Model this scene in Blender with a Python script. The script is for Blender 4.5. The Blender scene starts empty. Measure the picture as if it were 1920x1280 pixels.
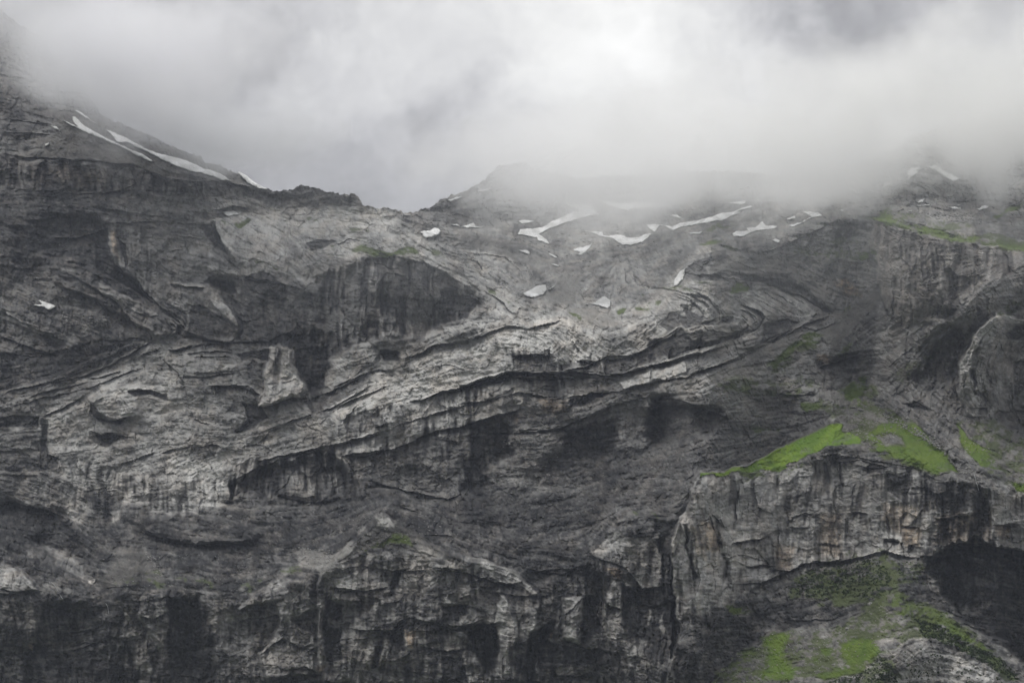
import bpy, math, random
import numpy as np

# ------------------------------------------------------------------ camera, sky, sun, exposure
sc = bpy.context.scene
PITCH = math.radians(5.0)
FPX = 2954.0                       # focal length in photo pixels (1920 wide)
cam_d = bpy.data.cameras.new('camera'); cam = bpy.data.objects.new('camera', cam_d)
sc.collection.objects.link(cam); sc.camera = cam
cam_d.sensor_width = 36.0; cam_d.lens = 36.0 * FPX / 1920.0
cam_d.clip_start = 1.0; cam_d.clip_end = 60000.0
cam.location = (0, 0, 0); cam.rotation_euler = (math.radians(90) + PITCH, 0, 0)

SUN_EL, SUN_AZ = math.radians(56), math.radians(-52)      # azimuth from +Y towards +X (sun high on the left)
def direction(u, v):
    x, z = (u - 960) / FPX, (640 - v) / FPX
    d = np.array([x, math.cos(PITCH) - z * math.sin(PITCH), math.sin(PITCH) + z * math.cos(PITCH)])
    return d / np.linalg.norm(d)

world = bpy.data.worlds.new('World'); sc.world = world; world.use_nodes = True
class NT:                                                 # tiny node-building helper
    def __init__(s, tree): s.t = tree; tree.nodes.clear()
    def n(s, typ, **kw):
        nd = s.t.nodes.new(typ)
        for k, v in kw.items(): setattr(nd, k, v)
        return nd
    def put(s, sock, v):
        if hasattr(v, 'is_linked') or isinstance(v, bpy.types.NodeSocket): s.t.links.new(v, sock)
        elif v is not None: sock.default_value = v
    def math(s, op, a, b=None, c=None, clamp=False):
        nd = s.n('ShaderNodeMath', operation=op, use_clamp=clamp)
        for i, v in enumerate((a, b, c)):
            if v is not None: s.put(nd.inputs[i], v)
        return nd.outputs[0]
    def vec(s, op, a, b=None):
        nd = s.n('ShaderNodeVectorMath', operation=op)
        s.put(nd.inputs[0], a)
        if b is not None: s.put(nd.inputs[1], b)
        return nd.outputs['Value'] if op in ('LENGTH', 'DISTANCE', 'DOT_PRODUCT') else nd.outputs['Vector']
    def noise(s, vec, scale, detail=4, rough=.5, dist=0.0):
        nd = s.n('ShaderNodeTexNoise'); s.put(nd.inputs['Vector'], vec)
        nd.inputs['Scale'].default_value = scale; nd.inputs['Detail'].default_value = detail
        nd.inputs['Roughness'].default_value = rough; nd.inputs['Distortion'].default_value = dist
        return nd.outputs['Fac'], nd.outputs['Color']
    def remap(s, v, a, b, c, d, kind='SMOOTHSTEP'):
        nd = s.n('ShaderNodeMapRange', interpolation_type=kind)
        for i, x in enumerate((v, a, b, c, d)): s.put(nd.inputs[i], x)
        return nd.outputs[0]
    def mix(s, f, a, b, mode='MIX'):
        nd = s.n('ShaderNodeMix', data_type='RGBA', blend_type=mode)
        s.put(nd.inputs[0], f); s.put(nd.inputs[6], a); s.put(nd.inputs[7], b)
        return nd.outputs[2]
    def ramp(s, f, stops):
        nd = s.n('ShaderNodeValToRGB'); s.put(nd.inputs[0], f); e = nd.color_ramp.elements
        while len(e) < len(stops): e.new(0.5)
        for i, (p, c) in enumerate(stops): e[i].position = p; e[i].color = (*c, 1)
        return nd.outputs[0]

w = NT(world.node_tree)
sky = w.n('ShaderNodeTexSky', sky_type='NISHITA', sun_disc=False, sun_elevation=SUN_EL, sun_rotation=SUN_AZ)
dvec = w.n('ShaderNodeTexCoord').outputs['Generated']
_, wc = w.noise(dvec, 7.0, 6, .6)
_, wc2 = w.noise(dvec, 28.0, 5, .6)
warp = w.vec('ADD', w.vec('SCALE', w.vec('SUBTRACT', wc, (.5, .5, .5))), w.vec('SCALE', w.vec('SUBTRACT', wc2, (.5, .5, .5))))
for nd in w.t.nodes:
    if nd.bl_idname == 'ShaderNodeVectorMath' and nd.operation == 'SCALE': nd.inputs[3].default_value = .13 if nd.inputs[0].links[0].from_node.inputs[0].links[0].from_node.inputs['Scale'].default_value < 10 else .035
dw = w.vec('ADD', dvec, warp)
f1, _ = w.noise(dw, 9.0, 8, .58, .3)
f2, _ = w.noise(dw, 30.0, 6, .6)
lum = w.math('ADD', .35, w.math('MULTIPLY', w.math('SUBTRACT', f1, .5), .40))
lum = w.math('ADD', lum, w.math('MULTIPLY', w.math('SUBTRACT', f2, .5), .24))
for (u, v, r, amp) in [(900, 110, 400, .25), (1230, 150, 360, .22), (640, 40, 240, .12), (1120, -30, 260, .08),
                       (1400, 300, 300, .20), (1850, 130, 170, .10), (1620, 110, 150, -.10), (560, 300, 330, -.10),
                       (200, 120, 220, -.02), (830, 300, 260, -.10)]:
    d = direction(u, v)
    dist = w.vec('DISTANCE', dw, tuple(d))
    lum = w.math('ADD', lum, w.remap(dist, 0.0, r / FPX * 1.25, amp, 0.0))
up = w.n('ShaderNodeSeparateXYZ'); w.put(up.inputs[0], dvec)
zen = w.remap(up.outputs[2], .28, .95, 1.0, 3.2, 'LINEAR')     # overcast sky brightens towards the zenith
lum = w.math('MULTIPLY', lum, zen)
ccol = w.mix(w.remap(lum, .3, .75, 0, 1), (.985, .985, 1.025, 1), (1.0, 1.0, .99, 1))
cloud_col = w.vec('MULTIPLY', ccol, w.math('MULTIPLY', lum, 10.0))
comb = w.mix(.985, sky.outputs[0], cloud_col)
bg = w.n('ShaderNodeBackground'); w.put(bg.inputs[0], comb); bg.inputs[1].default_value = .1
wo = w.n('ShaderNodeOutputWorld'); w.put(wo.inputs[0], bg.outputs[0])
world.cycles.sampling_method = 'MANUAL'; world.cycles.sample_map_resolution = 512

sun_d = bpy.data.lights.new('sun', 'SUN'); sun = bpy.data.objects.new('sun', sun_d); sc.collection.objects.link(sun)
sun_d.energy = 1.1; sun_d.angle = math.radians(22); sun_d.color = (1.0, .97, .92)
from mathutils import Vector
sdir = Vector((math.cos(SUN_EL) * math.sin(SUN_AZ), math.cos(SUN_EL) * math.cos(SUN_AZ) * -1.0, math.sin(SUN_EL)))
# the lamp shines from behind the camera's left shoulder onto the wall
sky.sun_rotation = math.atan2(sdir.x, sdir.y)
sun.rotation_euler = sdir.to_track_quat('Z', 'Y').to_euler(); sun.location = (0, 0, 900)

sc.view_settings.view_transform = 'Standard'; sc.view_settings.look = 'None'
sc.view_settings.exposure = 0.42; sc.view_settings.gamma = 1.0; sc.view_settings.use_curve_mapping = False
sc.cycles.use_denoising = True
sc.cycles.max_bounces = 14; sc.cycles.diffuse_bounces = 2; sc.cycles.volume_bounces = 12
sc.cycles.use_adaptive_sampling = True; sc.cycles.adaptive_threshold = .03; sc.cycles.adaptive_min_samples = 20
sc.cycles.volume_step_rate = 1.0; sc.cycles.volume_max_steps = 256

def tag(o, **kw):
    for k, v in kw.items(): o[k] = v
    return o

# ------------------------------------------------------------------ measuring grid for the rock faces
rng = np.random.RandomState(7)
G = 1.6
U0, U1, V0, V1 = -240.0, 2160.0, -150.0, 1410.0
us = np.arange(U0, U1 + .1, G, dtype=np.float32); vs = np.arange(V0, V1 + .1, G, dtype=np.float32)
NX, NY = len(us), len(vs)
UU, VV = np.meshgrid(us, vs)

def fnoise(sx, sy, seed, beta=0.0):
    """smooth random field; sx, sy = feature size in photo pixels, unit variance"""
    r = np.random.RandomState(seed).standard_normal((NY, NX)).astype(np.float32)
    fy = np.fft.fftfreq(NY, G)[:, None]; fx = np.fft.rfftfreq(NX, G)[None, :]
    q = (fx * sx) ** 2 + (fy * sy) ** 2
    k = np.exp(-q * 6.0) if beta == 0 else (1.0 / (1.0 + q * 9.0)) ** (beta / 2)
    o = np.fft.irfft2(np.fft.rfft2(r) * k, s=(NY, NX)).astype(np.float32)
    o -= o.mean(); o /= o.std() + 1e-9
    return o

wx = 3.0 * fnoise(60, 60, 1, 2.6) + 1.5 * fnoise(14, 14, 2, 2.4); wy = 2.6 * fnoise(60, 60, 3, 2.6) + 1.5 * fnoise(14, 14, 4, 2.4)
UW = UU + wx.astype(np.float32); VW = VV + wy.astype(np.float32)

ORI = dict(A=(0, 0), B=(620, 240), C=(1220, 240), D=(0, 380), E=(0, 813), F=(620, 560), G=(620, 813), H=(1220, 600), I=(1220, 813))
FINE = dict(J=(1220, 480), K=(180, 400), L=(0, 640), M=(360, 640), N=(560, 440), O=(860, 620), P=(1230, 840), Q=(1560, 840), R=(560, 1040), S=(920, 1040), W=(0, 1040), X=(1560, 560))
def pts(s, crop=None):
    p = np.array([[float(c) for c in q.split(',')] for q in s.split()], dtype=np.float32)
    if crop in FINE: p = p * .1875 + np.array(FINE[crop], dtype=np.float32)
    elif crop: p = p * (700 / 1919.0) + np.array(ORI[crop], dtype=np.float32)
    return p
def sub(p, m):
    i0 = max(0, int((p[:, 1].min() - m - V0) / G)); i1 = min(NY, int((p[:, 1].max() + m - V0) / G) + 2)
    j0 = max(0, int((p[:, 0].min() - m - U0) / G)); j1 = min(NX, int((p[:, 0].max() + m - U0) / G) + 2)
    return slice(i0, i1), slice(j0, j1)
def seg_dist(x, y, p, closed):
    n = len(p); best = np.full(x.shape, 1e12, np.float32); sgn = np.ones(x.shape, np.float32); tt = np.zeros(x.shape, np.float32)
    L = 0.0; lens = [float(np.hypot(*(p[(i + 1) % n] - p[i]))) for i in range(n if closed else n - 1)]; tot = sum(lens) + 1e-6
    for i in range(n if closed else n - 1):
        a, b = p[i], p[(i + 1) % n]; dx, dy = b - a; l2 = dx * dx + dy * dy + 1e-9
        t = np.clip(((x - a[0]) * dx + (y - a[1]) * dy) / l2, 0, 1)
        ex = x - a[0] - t * dx; ey = y - a[1] - t * dy; d = ex * ex + ey * ey
        m = d < best; best[m] = d[m]
        cr = dx * ey - dy * ex
        sgn[m] = np.where(cr[m] >= 0, 1, -1); tt[m] = (L + t[m] * lens[i]) / tot
        L += lens[i]
    return np.sqrt(best), sgn, tt
def inside(x, y, p):
    r = np.zeros(x.shape, bool); n = len(p)
    for i in range(n):
        a, b = p[i], p[(i + 1) % n]
        if a[1] == b[1]: continue
        r ^= ((a[1] > y) != (b[1] > y)) & (x < (b[0] - a[0]) * (y - a[1]) / (b[1] - a[1]) + a[0])
    return r
def sstep(x): x = np.clip(x, 0, 1); return x * x * (3 - 2 * x)
RAG = None
def pmask(p, soft, warp=True, rag=0.0):
    s = sub(p, soft + 22 + 12 * rag)
    x, y = (UW[s], VW[s]) if warp else (UU[s], VV[s])
    d, _, _ = seg_dist(x, y, p, True)
    d = np.where(inside(x, y, p), d, -d)
    if rag and RAG is not None: d = d + rag * min(1.0, float(min(np.ptp(p[:, 0]), np.ptp(p[:, 1]))) / 90.0) * RAG[s]
    return s, sstep(d / (2 * soft) + .5)

def blur(a, sig):                        # gaussian blur by FFT, sigma in photo pixels
    pad = int(sig * 3 / G) + 2
    b = np.pad(a, pad, mode='edge')
    fy = np.fft.fftfreq(b.shape[0], G)[:, None]; fx = np.fft.rfftfreq(b.shape[1], G)[None, :]
    k = np.exp(-2 * (math.pi * sig) ** 2 * (fx * fx + fy * fy))
    o = np.fft.irfft2(np.fft.rfft2(b) * k, s=b.shape)
    return o[pad:-pad, pad:-pad].astype(np.float32)

# ------------------------------------------------------------------ bedding: traced beds steer the grain of the rock
BEDS = [
 ('A', '0,560 200,590 350,600'), ('A', '0,700 130,680 250,700'), ('A', '0,750 250,780'), ('A', '300,640 600,780 1000,900 1180,930'), ('A', '1220,880 1380,975'),
 ('A', '0,1010 200,980 500,1010 900,1150'), ('A', '200,1060 600,1080 1000,1150'), ('A', '0,1130 250,1250'), ('A', '600,960 1000,1000 1100,1050'),
 ('A', '1100,1000 1200,960 1300,1000 1400,1050'), ('A', '1500,1100 1700,1080 1919,1110'), ('A', '0,200 300,420'), ('A', '0,60 200,260'),
 ('D', '0,130 150,160 250,190 400,180'), ('D', '0,420 120,480 200,520'), ('D', '0,560 150,640 260,680 360,715'), ('D', '0,690 150,740 300,770'),
 ('D', '200,280 400,330 560,440 720,500 900,600'), ('D', '300,420 500,530 700,640 820,690'), ('D', '590,320 690,400 770,500 880,570 960,660'),
 ('D', '600,110 900,130 1060,150'), ('D', '650,180 850,260 1050,300 1200,370'), ('D', '850,400 1000,430 1100,440 1180,520 1210,640 1190,715'),
 ('D', '1100,110 1140,200 1180,300 1240,340'), ('D', '1150,150 1300,250 1480,330 1580,430'), ('D', '1300,100 1500,180 1600,330'), ('D', '1600,200 1700,180 1919,230'),
 ('D', '1250,420 1450,480 1620,560'), ('D', '1240,600 1450,640 1600,640'), ('D', '0,975 200,940 440,890 560,840 720,750 800,710'),
 ('D', '0,1060 250,1000 450,960 650,880 750,850'), ('D', '860,765 1000,740 1100,720 1200,715'), ('D', '920,870 1080,850 1220,830'), ('D', '1080,940 1230,940 1340,990'),
 ('D', '240,1240 500,1120 700,1100 900,1050'), ('D', '1330,1180 1450,1140 1700,1060 1919,940'), ('D', '1660,980 1800,920 1919,870'), ('D', '1400,820 1450,920 1560,980'),
 ('D', '950,1000 1150,1050 1250,1100'),
 ('F', '0,460 120,410 220,375 330,360 420,300 540,240 680,225 850,165 930,140 1010,155 1150,120 1200,105'), ('F', '0,590 120,520 300,450 430,390 620,340'),
 ('F', '380,540 480,520 560,480 700,440 840,395 940,370 1080,375 1250,370 1400,385 1550,375 1750,320 1919,270'), ('F', '600,590 720,540 850,520 960,480 1100,505 1200,500'),
 ('F', '0,760 180,700 330,660 560,590 680,550'), ('F', '90,820 330,770 520,690 700,650 850,600 980,570'), ('F', '960,690 1060,680 1180,660 1320,600 1450,540 1650,500'),
 ('F', '1000,160 1100,230 1180,340'), ('F', '1250,130 1350,200 1400,300'), ('F', '1400,290 1550,270 1700,200 1850,120'), ('F', '700,1100 1000,1030 1300,960 1600,900 1900,820'),
 ('F', '1450,1000 1650,950 1850,900'), ('F', '900,1200 1200,1150 1500,1080'), ('F', '1400,880 1600,830 1919,740'), ('F', '400,1060 640,1080 900,1130'), ('F', '0,1060 130,1020 300,1000'),
 ('B', '0,500 150,480 300,520 500,600 620,700 780,830 950,950'), ('B', '100,430 300,450 450,560 560,640'), ('B', '560,620 750,700 850,780 950,900'), ('B', '650,620 900,660 1000,740 1010,820'),
 ('B', '780,830 900,880 1100,940 1200,990'), ('B', '1180,900 1080,840 1190,740'), ('B', '1290,740 1240,830 1250,900'), ('B', '1450,720 1420,800 1420,860'), ('B', '1510,720 1520,790 1580,830 1700,840'),
 ('B', '1560,720 1580,790 1660,820'), ('B', '1200,700 1400,660 1600,600 1800,570'), ('B', '400,430 600,480 900,560 1100,640'), ('B', '420,420 700,330 930,190'), ('B', '900,560 1300,500 1900,470'),
 ('C', '180,840 280,850 340,920 360,960 320,1010 200,1050'), ('C', '460,890 540,930 590,980 560,1030 400,1100 200,1150 0,1220'), ('C', '0,900 90,860 180,880 240,960 200,1000'),
 ('C', '450,920 520,960 550,990 520,1020'), ('C', '320,760 480,770 620,800 760,850 860,900 940,950'), ('C', '460,850 620,830 740,900 840,990'), ('C', '540,880 640,940 740,980'),
 ('C', '190,1270 430,1190 640,1090 800,1010 940,960'), ('C', '600,1050 760,1020 900,1000'), ('C', '960,1130 1100,980 1170,880'), ('C', '340,700 500,720 700,740 900,800 1080,890'),
 ('C', '180,740 210,690 300,660'), ('C', '0,700 150,640 330,600'), ('C', '20,500 400,440 800,420'), ('C', '1000,420 1400,400 1919,400'), ('C', '1200,460 1500,560 1919,620'), ('C', '1300,300 1500,330'),
 ('C', '1180,560 1350,900 1500,1000'), ('C', '1240,900 1360,700 1400,600'), ('C', '1919,660 1780,750 1640,850 1560,960 1450,1010 1300,1110'), ('C', '340,640 560,700 700,720'),
 ('H', '1919,10 1780,0 1700,60 1640,150 1610,250 1620,380 1680,470'), ('H', '1740,100 1680,180 1650,300 1700,400'), ('H', '1540,60 1430,220 1420,330 1480,400'), ('H', '1919,100 1820,200 1780,350 1800,470'),
 ('H', '1250,200 1350,330 1450,460'), ('H', '700,210 780,130 880,80'), ('H', '900,400 1150,380 1400,560 1600,770'), ('H', '280,790 640,670 900,550'), ('H', '500,650 300,700 0,780'),
 ('H', '500,560 700,560 850,540'), ('H', '0,900 200,860 400,780'), ('H', '1560,540 1700,680 1880,770'),
 ('E', '0,340 150,370 300,420 440,600'), ('E', '0,520 200,580 400,700'), ('E', '680,465 900,420 1150,435 1345,500'), ('E', '680,500 900,550 1100,575 1300,550'), ('E', '1100,600 1400,620'),
 ('E', '1500,560 1700,500 1919,410'), ('E', '0,200 200,200 420,310'), ('E', '480,200 620,140 800,90'), ('E', '560,320 800,260 1190,150'), ('E', '1190,250 1330,170 1500,110 1640,65 1919,0'),
 ('E', '0,690 100,710 180,800 330,860'), ('E', '0,1100 200,1120 350,1110 540,1060'), ('E', '720,800 1000,820 1290,820 1430,720'), ('E', '500,900 900,960 1300,1000'), ('E', '1300,1000 1600,1000 1800,950'),
 ('G', '0,780 150,800 300,780 600,760 900,780'), ('G', '100,1000 300,1010 450,950 700,1000 900,960'), ('G', '690,700 800,660 920,700 1000,750 1040,810'), ('G', '260,400 180,500 60,600'), ('G', '260,400 350,470 470,520 700,650'),
 ('G', '1310,600 1420,480 1540,410 1800,430'), ('G', '560,870 700,880 900,960'), ('G', '1000,700 1300,720'), ('G', '1350,640 1500,700 1740,760'), ('G', '1200,1050 1500,1000 1700,1150'), ('G', '470,400 640,520 900,560'),
 ('I', '420,555 520,550 610,530'), ('I', '400,760 560,760 700,700 800,650 960,650 1130,620'), ('I', '700,430 850,420 1100,410'), ('I', '100,620 150,470 205,400 270,210'), ('I', '1460,440 1600,420 1750,395'),
 ('I', '700,760 900,700 1200,640'), ('I', '570,1040 900,980 1080,900 1250,820'), ('I', '1350,940 1500,990 1650,1080 1800,1150'), ('I', '1230,1200 1400,1100 1700,1180'), ('J', '1000,360 1200,480 1380,620'), ('J', '1200,350 1400,480 1560,630'), ('J', '960,420 1100,500 1250,600'), ('J', '480,350 600,430 690,540 700,570 690,640 600,690'), ('J', '250,370 400,420 510,510 540,620'), ('J', '880,470 1000,512 1100,562 1150,612 1120,690 1040,760 900,830'), ('J', '60,332 250,345 420,385'), ('J', '400,200 880,190 1120,230 1400,310 1700,480'), ('J', '0,870 300,720 500,690'), ('J', '0,1110 560,960 1000,780'), ('J', '0,1278 560,1145 1100,900 1500,690'), ('J', '640,400 760,480 850,560'),
 ('K', '1200,130 1330,440 1400,540'), ('K', '1400,150 1900,400'), ('K', '1350,380 1450,460 1600,500'), ('K', '1600,50 1900,250'), ('K', '300,200 1000,260'), ('K', '500,350 900,600'), ('K', '750,760 1100,820 1250,960 1390,1110'), ('K', '0,760 400,920 700,1060'),
 ('L', '500,760 900,560 1200,420'), ('L', '600,900 900,840 1200,820'), ('L', '500,1000 800,1040 1000,1100'), ('L', '900,1180 1300,1080 1550,1090'), ('L', '1000,640 1250,680 1300,620'), ('L', '1300,600 1500,560 1700,640'), ('M', '600,1200 1200,1060 1600,990'), ('M', '1300,900 1500,760 1900,620'), ('M', '800,750 1000,700 1180,750'), ('X', '1300,700 1350,900 1450,1100'), ('X', '1500,260 1300,560 1260,700'), ('X', '1640,300 1500,600 1480,900'), ('X', '1760,400 1640,700 1680,1000'), ('X', '1060,440 960,700 980,920'), ('X', '600,900 900,560 1100,380'),
 ('O', '980,130 1020,240 1060,420'), ('O', '1140,60 1300,250'), ('O', '1300,60 1450,260'), ('O', '1500,250 1700,180 1900,40'), ('P', '440,330 400,700'),
 ('I', '1480,600 1750,580 1919,600'), ('I', '1600,700 1919,830'),
]
cs = 10
cu = np.arange(U0, U1 + cs, cs, dtype=np.float32); cv = np.arange(V0, V1 + cs, cs, dtype=np.float32)
CU, CV = np.meshgrid(cu, cv); c2 = np.full(CU.shape, .004 * 1.0, np.float32) * 1e-2; s2 = np.zeros(CU.shape, np.float32)
for crop, s in BEDS:
    p = pts(s, crop)
    for i in range(len(p) - 1):
        a, b = p[i], p[i + 1]; L = float(np.hypot(*(b - a))); th = math.atan2(b[1] - a[1], b[0] - a[0])
        for k in range(max(1, int(L / 14))):
            t = (k + .5) / max(1, int(L / 14)); x, y = a + (b - a) * t
            wgt = 1.0 / (((CU - x) ** 2 + (CV - y) ** 2) + 120) ** 1.6
            c2 += wgt * math.cos(2 * th) * 1.0; s2 += wgt * math.sin(2 * th)
def up2(a):                              # bilinear lift of a coarse field to the fine grid
    fx = np.clip((us - U0) / cs, 0, a.shape[1] - 1.001); fy = np.clip((vs - V0) / cs, 0, a.shape[0] - 1.001)
    ix = fx.astype(int); iy = fy.astype(int); tx = (fx - ix)[None, :].astype(np.float32); ty = (fy - iy)[:, None].astype(np.float32)
    r = a[iy]; r1 = a[iy + 1]
    return (r[:, ix] * (1 - tx) + r[:, ix + 1] * tx) * (1 - ty) + (r1[:, ix] * (1 - tx) + r1[:, ix + 1] * tx) * ty
nrm = np.hypot(c2, s2) + 1e-12; c2 /= nrm; s2 /= nrm
c2f, s2f = up2(c2), up2(s2)
th = .5 * np.arctan2(s2f, c2f) + .10 * fnoise(40, 40, 9, 2.4)
DX, DY = np.cos(th).astype(np.float32), np.sin(th).astype(np.float32)

def samp(a, y, x):
    x = np.clip(x, 0, NX - 1.01); y = np.clip(y, 0, NY - 1.01)
    ix = x.astype(np.int32); iy = y.astype(np.int32); fx = x - ix; fy = y - iy
    f = a.ravel(); b = iy * NX + ix
    return (f[b] * (1 - fx) + f[b + 1] * fx) * (1 - fy) + (f[b + NX] * (1 - fx) + f[b + NX + 1] * fx) * fy
JJ, II = np.meshgrid(np.arange(NX, dtype=np.float32), np.arange(NY, dtype=np.float32))
def lic(src, dx, dy, n, step):
    acc = src.copy(); ws = 1.0
    for sg in (1, -1):
        x, y = JJ.copy(), II.copy(); px, py = dx * sg, dy * sg
        for k in range(n):
            x = x + px * step; y = y + py * step
            wgt = math.cos(.5 * math.pi * (k + 1) / (n + 1)) ** 2
            acc += wgt * samp(src, y, x); ws += wgt
            xi = np.clip(x, 0, NX - 1).astype(np.int32); yi = np.clip(y, 0, NY - 1).astype(np.int32)
            b = yi * NX + xi; qx = dx.ravel()[b]; qy = dy.ravel()[b]
            dot = np.where(qx * px + qy * py >= 0, 1, -1).astype(np.float32); px, py = qx * dot, qy * dot
    acc -= acc.mean(); return acc / acc.std()
bed_c = lic(fnoise(9, 9, 21), DX, DY, 13, 4.0)         # broad beds
bed_f = lic(fnoise(3.6, 3.6, 22), DX, DY, 9, 2.2)      # thin beds
bed_x = lic(fnoise(1.8, 1.8, 23), DX, DY, 5, 1.2)
VX = (.10 * fnoise(50, 50, 31, 2.2)).astype(np.float32); VY = np.sqrt(1 - np.clip(VX, -.9, .9) ** 2)
ver_c = lic(fnoise(8, 8, 32), VX, VY, 8, 3.5); ver_f = lic(fnoise(3.2, 3.2, 33), VX, VY, 8, 2.0)
# crossing joints: bedding direction turned about 70 degrees
JX, JY = np.cos(th + 1.25).astype(np.float32), np.sin(th + 1.25).astype(np.float32)
jnt = lic(fnoise(2.6, 2.6, 35), JX, JY, 5, 1.6)

def facets(cell, ax, ay, seed):
    """angular broken blocks: every cell is a tilted plane"""
    x = (UW + 5 * bed_f * 0) / (cell * ax); y = VW / (cell * ay)
    r = np.random.RandomState(seed); n = 257
    jx, jy, hh, gx, gy = [r.uniform(-.5, .5, (n, n)).astype(np.float32) for _ in range(5)]
    ix = np.floor(x).astype(np.int32); iy = np.floor(y).astype(np.int32)
    best = np.full(x.shape, 1e9, np.float32); val = np.zeros(x.shape, np.float32)
    for dj in (-1, 0, 1):
        for di in (-1, 0, 1):
            a = (ix + di) % n; b = (iy + dj) % n
            ex = x - (ix + di + .5 + .9 * jx[b, a]); ey = y - (iy + dj + .5 + .9 * jy[b, a]); d = ex * ex + ey * ey
            m = d < best; best = np.where(m, d, best)
            val = np.where(m, hh[b, a] * .8 + gx[b, a] * ex * 2.0 + gy[b, a] * ey * 2.0, val)
    return val
fac1 = facets(34, 1.0, 1.5, 41); fac2 = facets(13, 1.1, 1.2, 42); fac3 = facets(6.0, 1.2, 1.0, 43)
big = fnoise(110, 90, 51, 2.8); mid = fnoise(36, 32, 52, 2.2); fine = fnoise(5, 4.5, 53, 1.6)

# vertical streaking, scree and turf
def cover(lst, base=0.0):
    F = np.full((NY, NX), base, np.float32)
    for crop, s, val, soft in lst:
        q, m = pmask(pts(s, crop), soft, rag=.6); F[q] = F[q] * (1 - m) + val * m
    return F
STREAK = cover([
 ('B', '100,700 170,680 350,668 500,700 600,740 760,850 790,920 700,1000 560,1010 450,1090 300,1060 120,1120 -60,1200 -60,720', 1, 8), ('D', '570,120 800,140 860,400 780,480 600,330', .7, 8),
 ('F', '0,570 330,560 700,450 940,380 1200,390 1220,560 980,570 700,650 330,770 0,850', .9, 6), ('F', '900,250 1420,290 1400,380 940,365', .8, 6), ('F', '1450,380 1500,330 1919,200 1919,270 1550,370', .7, 5),
 ('E', '1190,150 1900,60 1860,340 1200,350', 1, 5), ('E', '400,130 620,200 1190,250 1100,400 560,470 380,300', .7, 8), ('E', '-600,820 200,830 540,900 720,840 900,820 1200,850 1500,740 1919,720 1919,1600 -600,1600', .55, 16),
 ('G', '-60,740 200,610 700,670 1040,810 1180,700 1340,640 1790,520 1750,1300 -60,1600', .7, 10), ('F', '100,800 700,660 920,700 770,1010 400,980 150,960', .6, 6),
 ('I', '270,230 700,210 900,130 1350,180 1919,330 2600,350 2600,640 1400,650 960,660 560,770 390,900 150,950 110,800 100,620 205,400', 1, 5), ('C', '1150,490 1500,575 1919,640 2600,660 2600,760 1919,720 1640,850 1500,1000 1280,1020 1180,880', 1, 5),
 ('C', '330,610 640,630 940,490 1150,490 1170,830 1080,880 940,800 560,720', .5, 6), ('D', '1250,400 1640,500 1640,980 1380,1060 1230,700', .6, 10), ('A', '140,830 600,850 1050,940 1050,985 400,990 -600,960 -600,830', .8, 4),
 ('I', '150,950 400,890 540,930 330,1260 100,1300', .6, 8), ('I', '1480,600 2500,620 2500,1200 1919,1100 1500,830', .5, 8)])
RAG = 4.5 * (STREAK * ver_c + (1 - STREAK) * bed_c) + 2.2 * (STREAK * ver_f + (1 - STREAK) * bed_f) + 2.0 * mid + 1.2 * fac2

# ------------------------------------------------------------------ how steep each part of the wall is (metres back per pixel up)
SL = np.full((NY, NX), .33, np.float32)
SLOPES = [
 (None, '780,-150 775,402 850,430 960,462 1060,502 1160,478 1340,462 1400,470 1480,440 1560,412 1640,408 1700,415 1800,440 1920,470 2160,480 2160,-150', 3.4, 8),
 (None, '778,-150 778,395 850,420 960,440 1090,420 1090,-150', 1.6, 10),
 (None, '1560,-150 1600,380 1700,395 2160,420 2160,-150', 1.6, 20),
 (None, '860,440 1080,500 1180,480 1330,465 1280,560 1200,610 1040,595 960,545', 1.5, 8),
 (None, '-240,-150 -240,270 90,280 240,310 420,340 520,360 560,300 300,150 100,-150', .75, 8),
 (None, '-240,285 60,300 220,310 300,335 480,358 680,365 690,390 560,385 380,365 150,365 -240,360', .12, 5),
 (None, '400,400 560,400 740,400 860,480 960,560 1070,600 1000,610 860,560 700,480 600,500 480,500 400,430', .85, 8),
 (None, '590,500 760,490 860,540 910,580 820,620 760,650 690,670 600,650', .10, 6),
 (None, '-240,960 0,950 160,1000 300,955 450,955 620,935 900,935 1100,900 1300,800 1330,880 1290,960 1150,970 1110,1030 1000,1060 880,1060 700,1045 600,1080 470,1110 300,1108 160,1115 60,1085 -240,1060', .95, 8),
 (None, '-240,1085 160,1120 470,1115 620,1085 880,1070 1100,1040 1250,1100 1320,1420 -240,1420', .10, 10),
 (None, '750,690 960,640 1200,650 1160,700 900,720 640,790', .22, 6),
 (None, '-240,780 200,700 480,660 620,800 450,960 100,960 -240,900', .26, 10),
 (None, '620,780 900,700 1200,680 1340,720 1340,800 1100,880 900,930 640,930', .10, 8),
 (None, '1310,895 1420,870 1560,790 1640,700 1760,760 1920,780 2160,780 2160,910 1920,905 1800,885 1700,862 1620,845 1560,832 1520,870 1460,890', 1.05, 5),
 (None, '1290,905 1460,895 1560,845 1700,870 1920,920 2160,920 2160,1040 1750,1035 1600,1035 1480,1065 1250,1420 1200,1420 1250,1000', .06, 5),
 (None, '1640,412 1760,445 1920,470 2160,480 2160,640 1920,640 1800,760 1660,740 1640,600', .10, 5),
 (None, '1330,460 1430,480 1550,440 1640,410 1645,560 1600,560 1480,510 1400,510', .15, 6),
 (None, '1340,560 1500,520 1600,560 1640,600 1560,650 1450,640 1380,600', .8, 8),
 (None, '1470,1080 1560,1040 1680,1040 1700,1110 1760,1140 1920,1250 2160,1420 1300,1420 1380,1260', .78, 6),
 (None, '1640,1290 1680,1230 1760,1220 1880,1290 1880,1420 1600,1420', .2, 8),
]
for crop, s, val, soft in SLOPES:
    q, m = pmask(pts(s, crop), soft); SL[q] = SL[q] * (1 - m) + val * m
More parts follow.
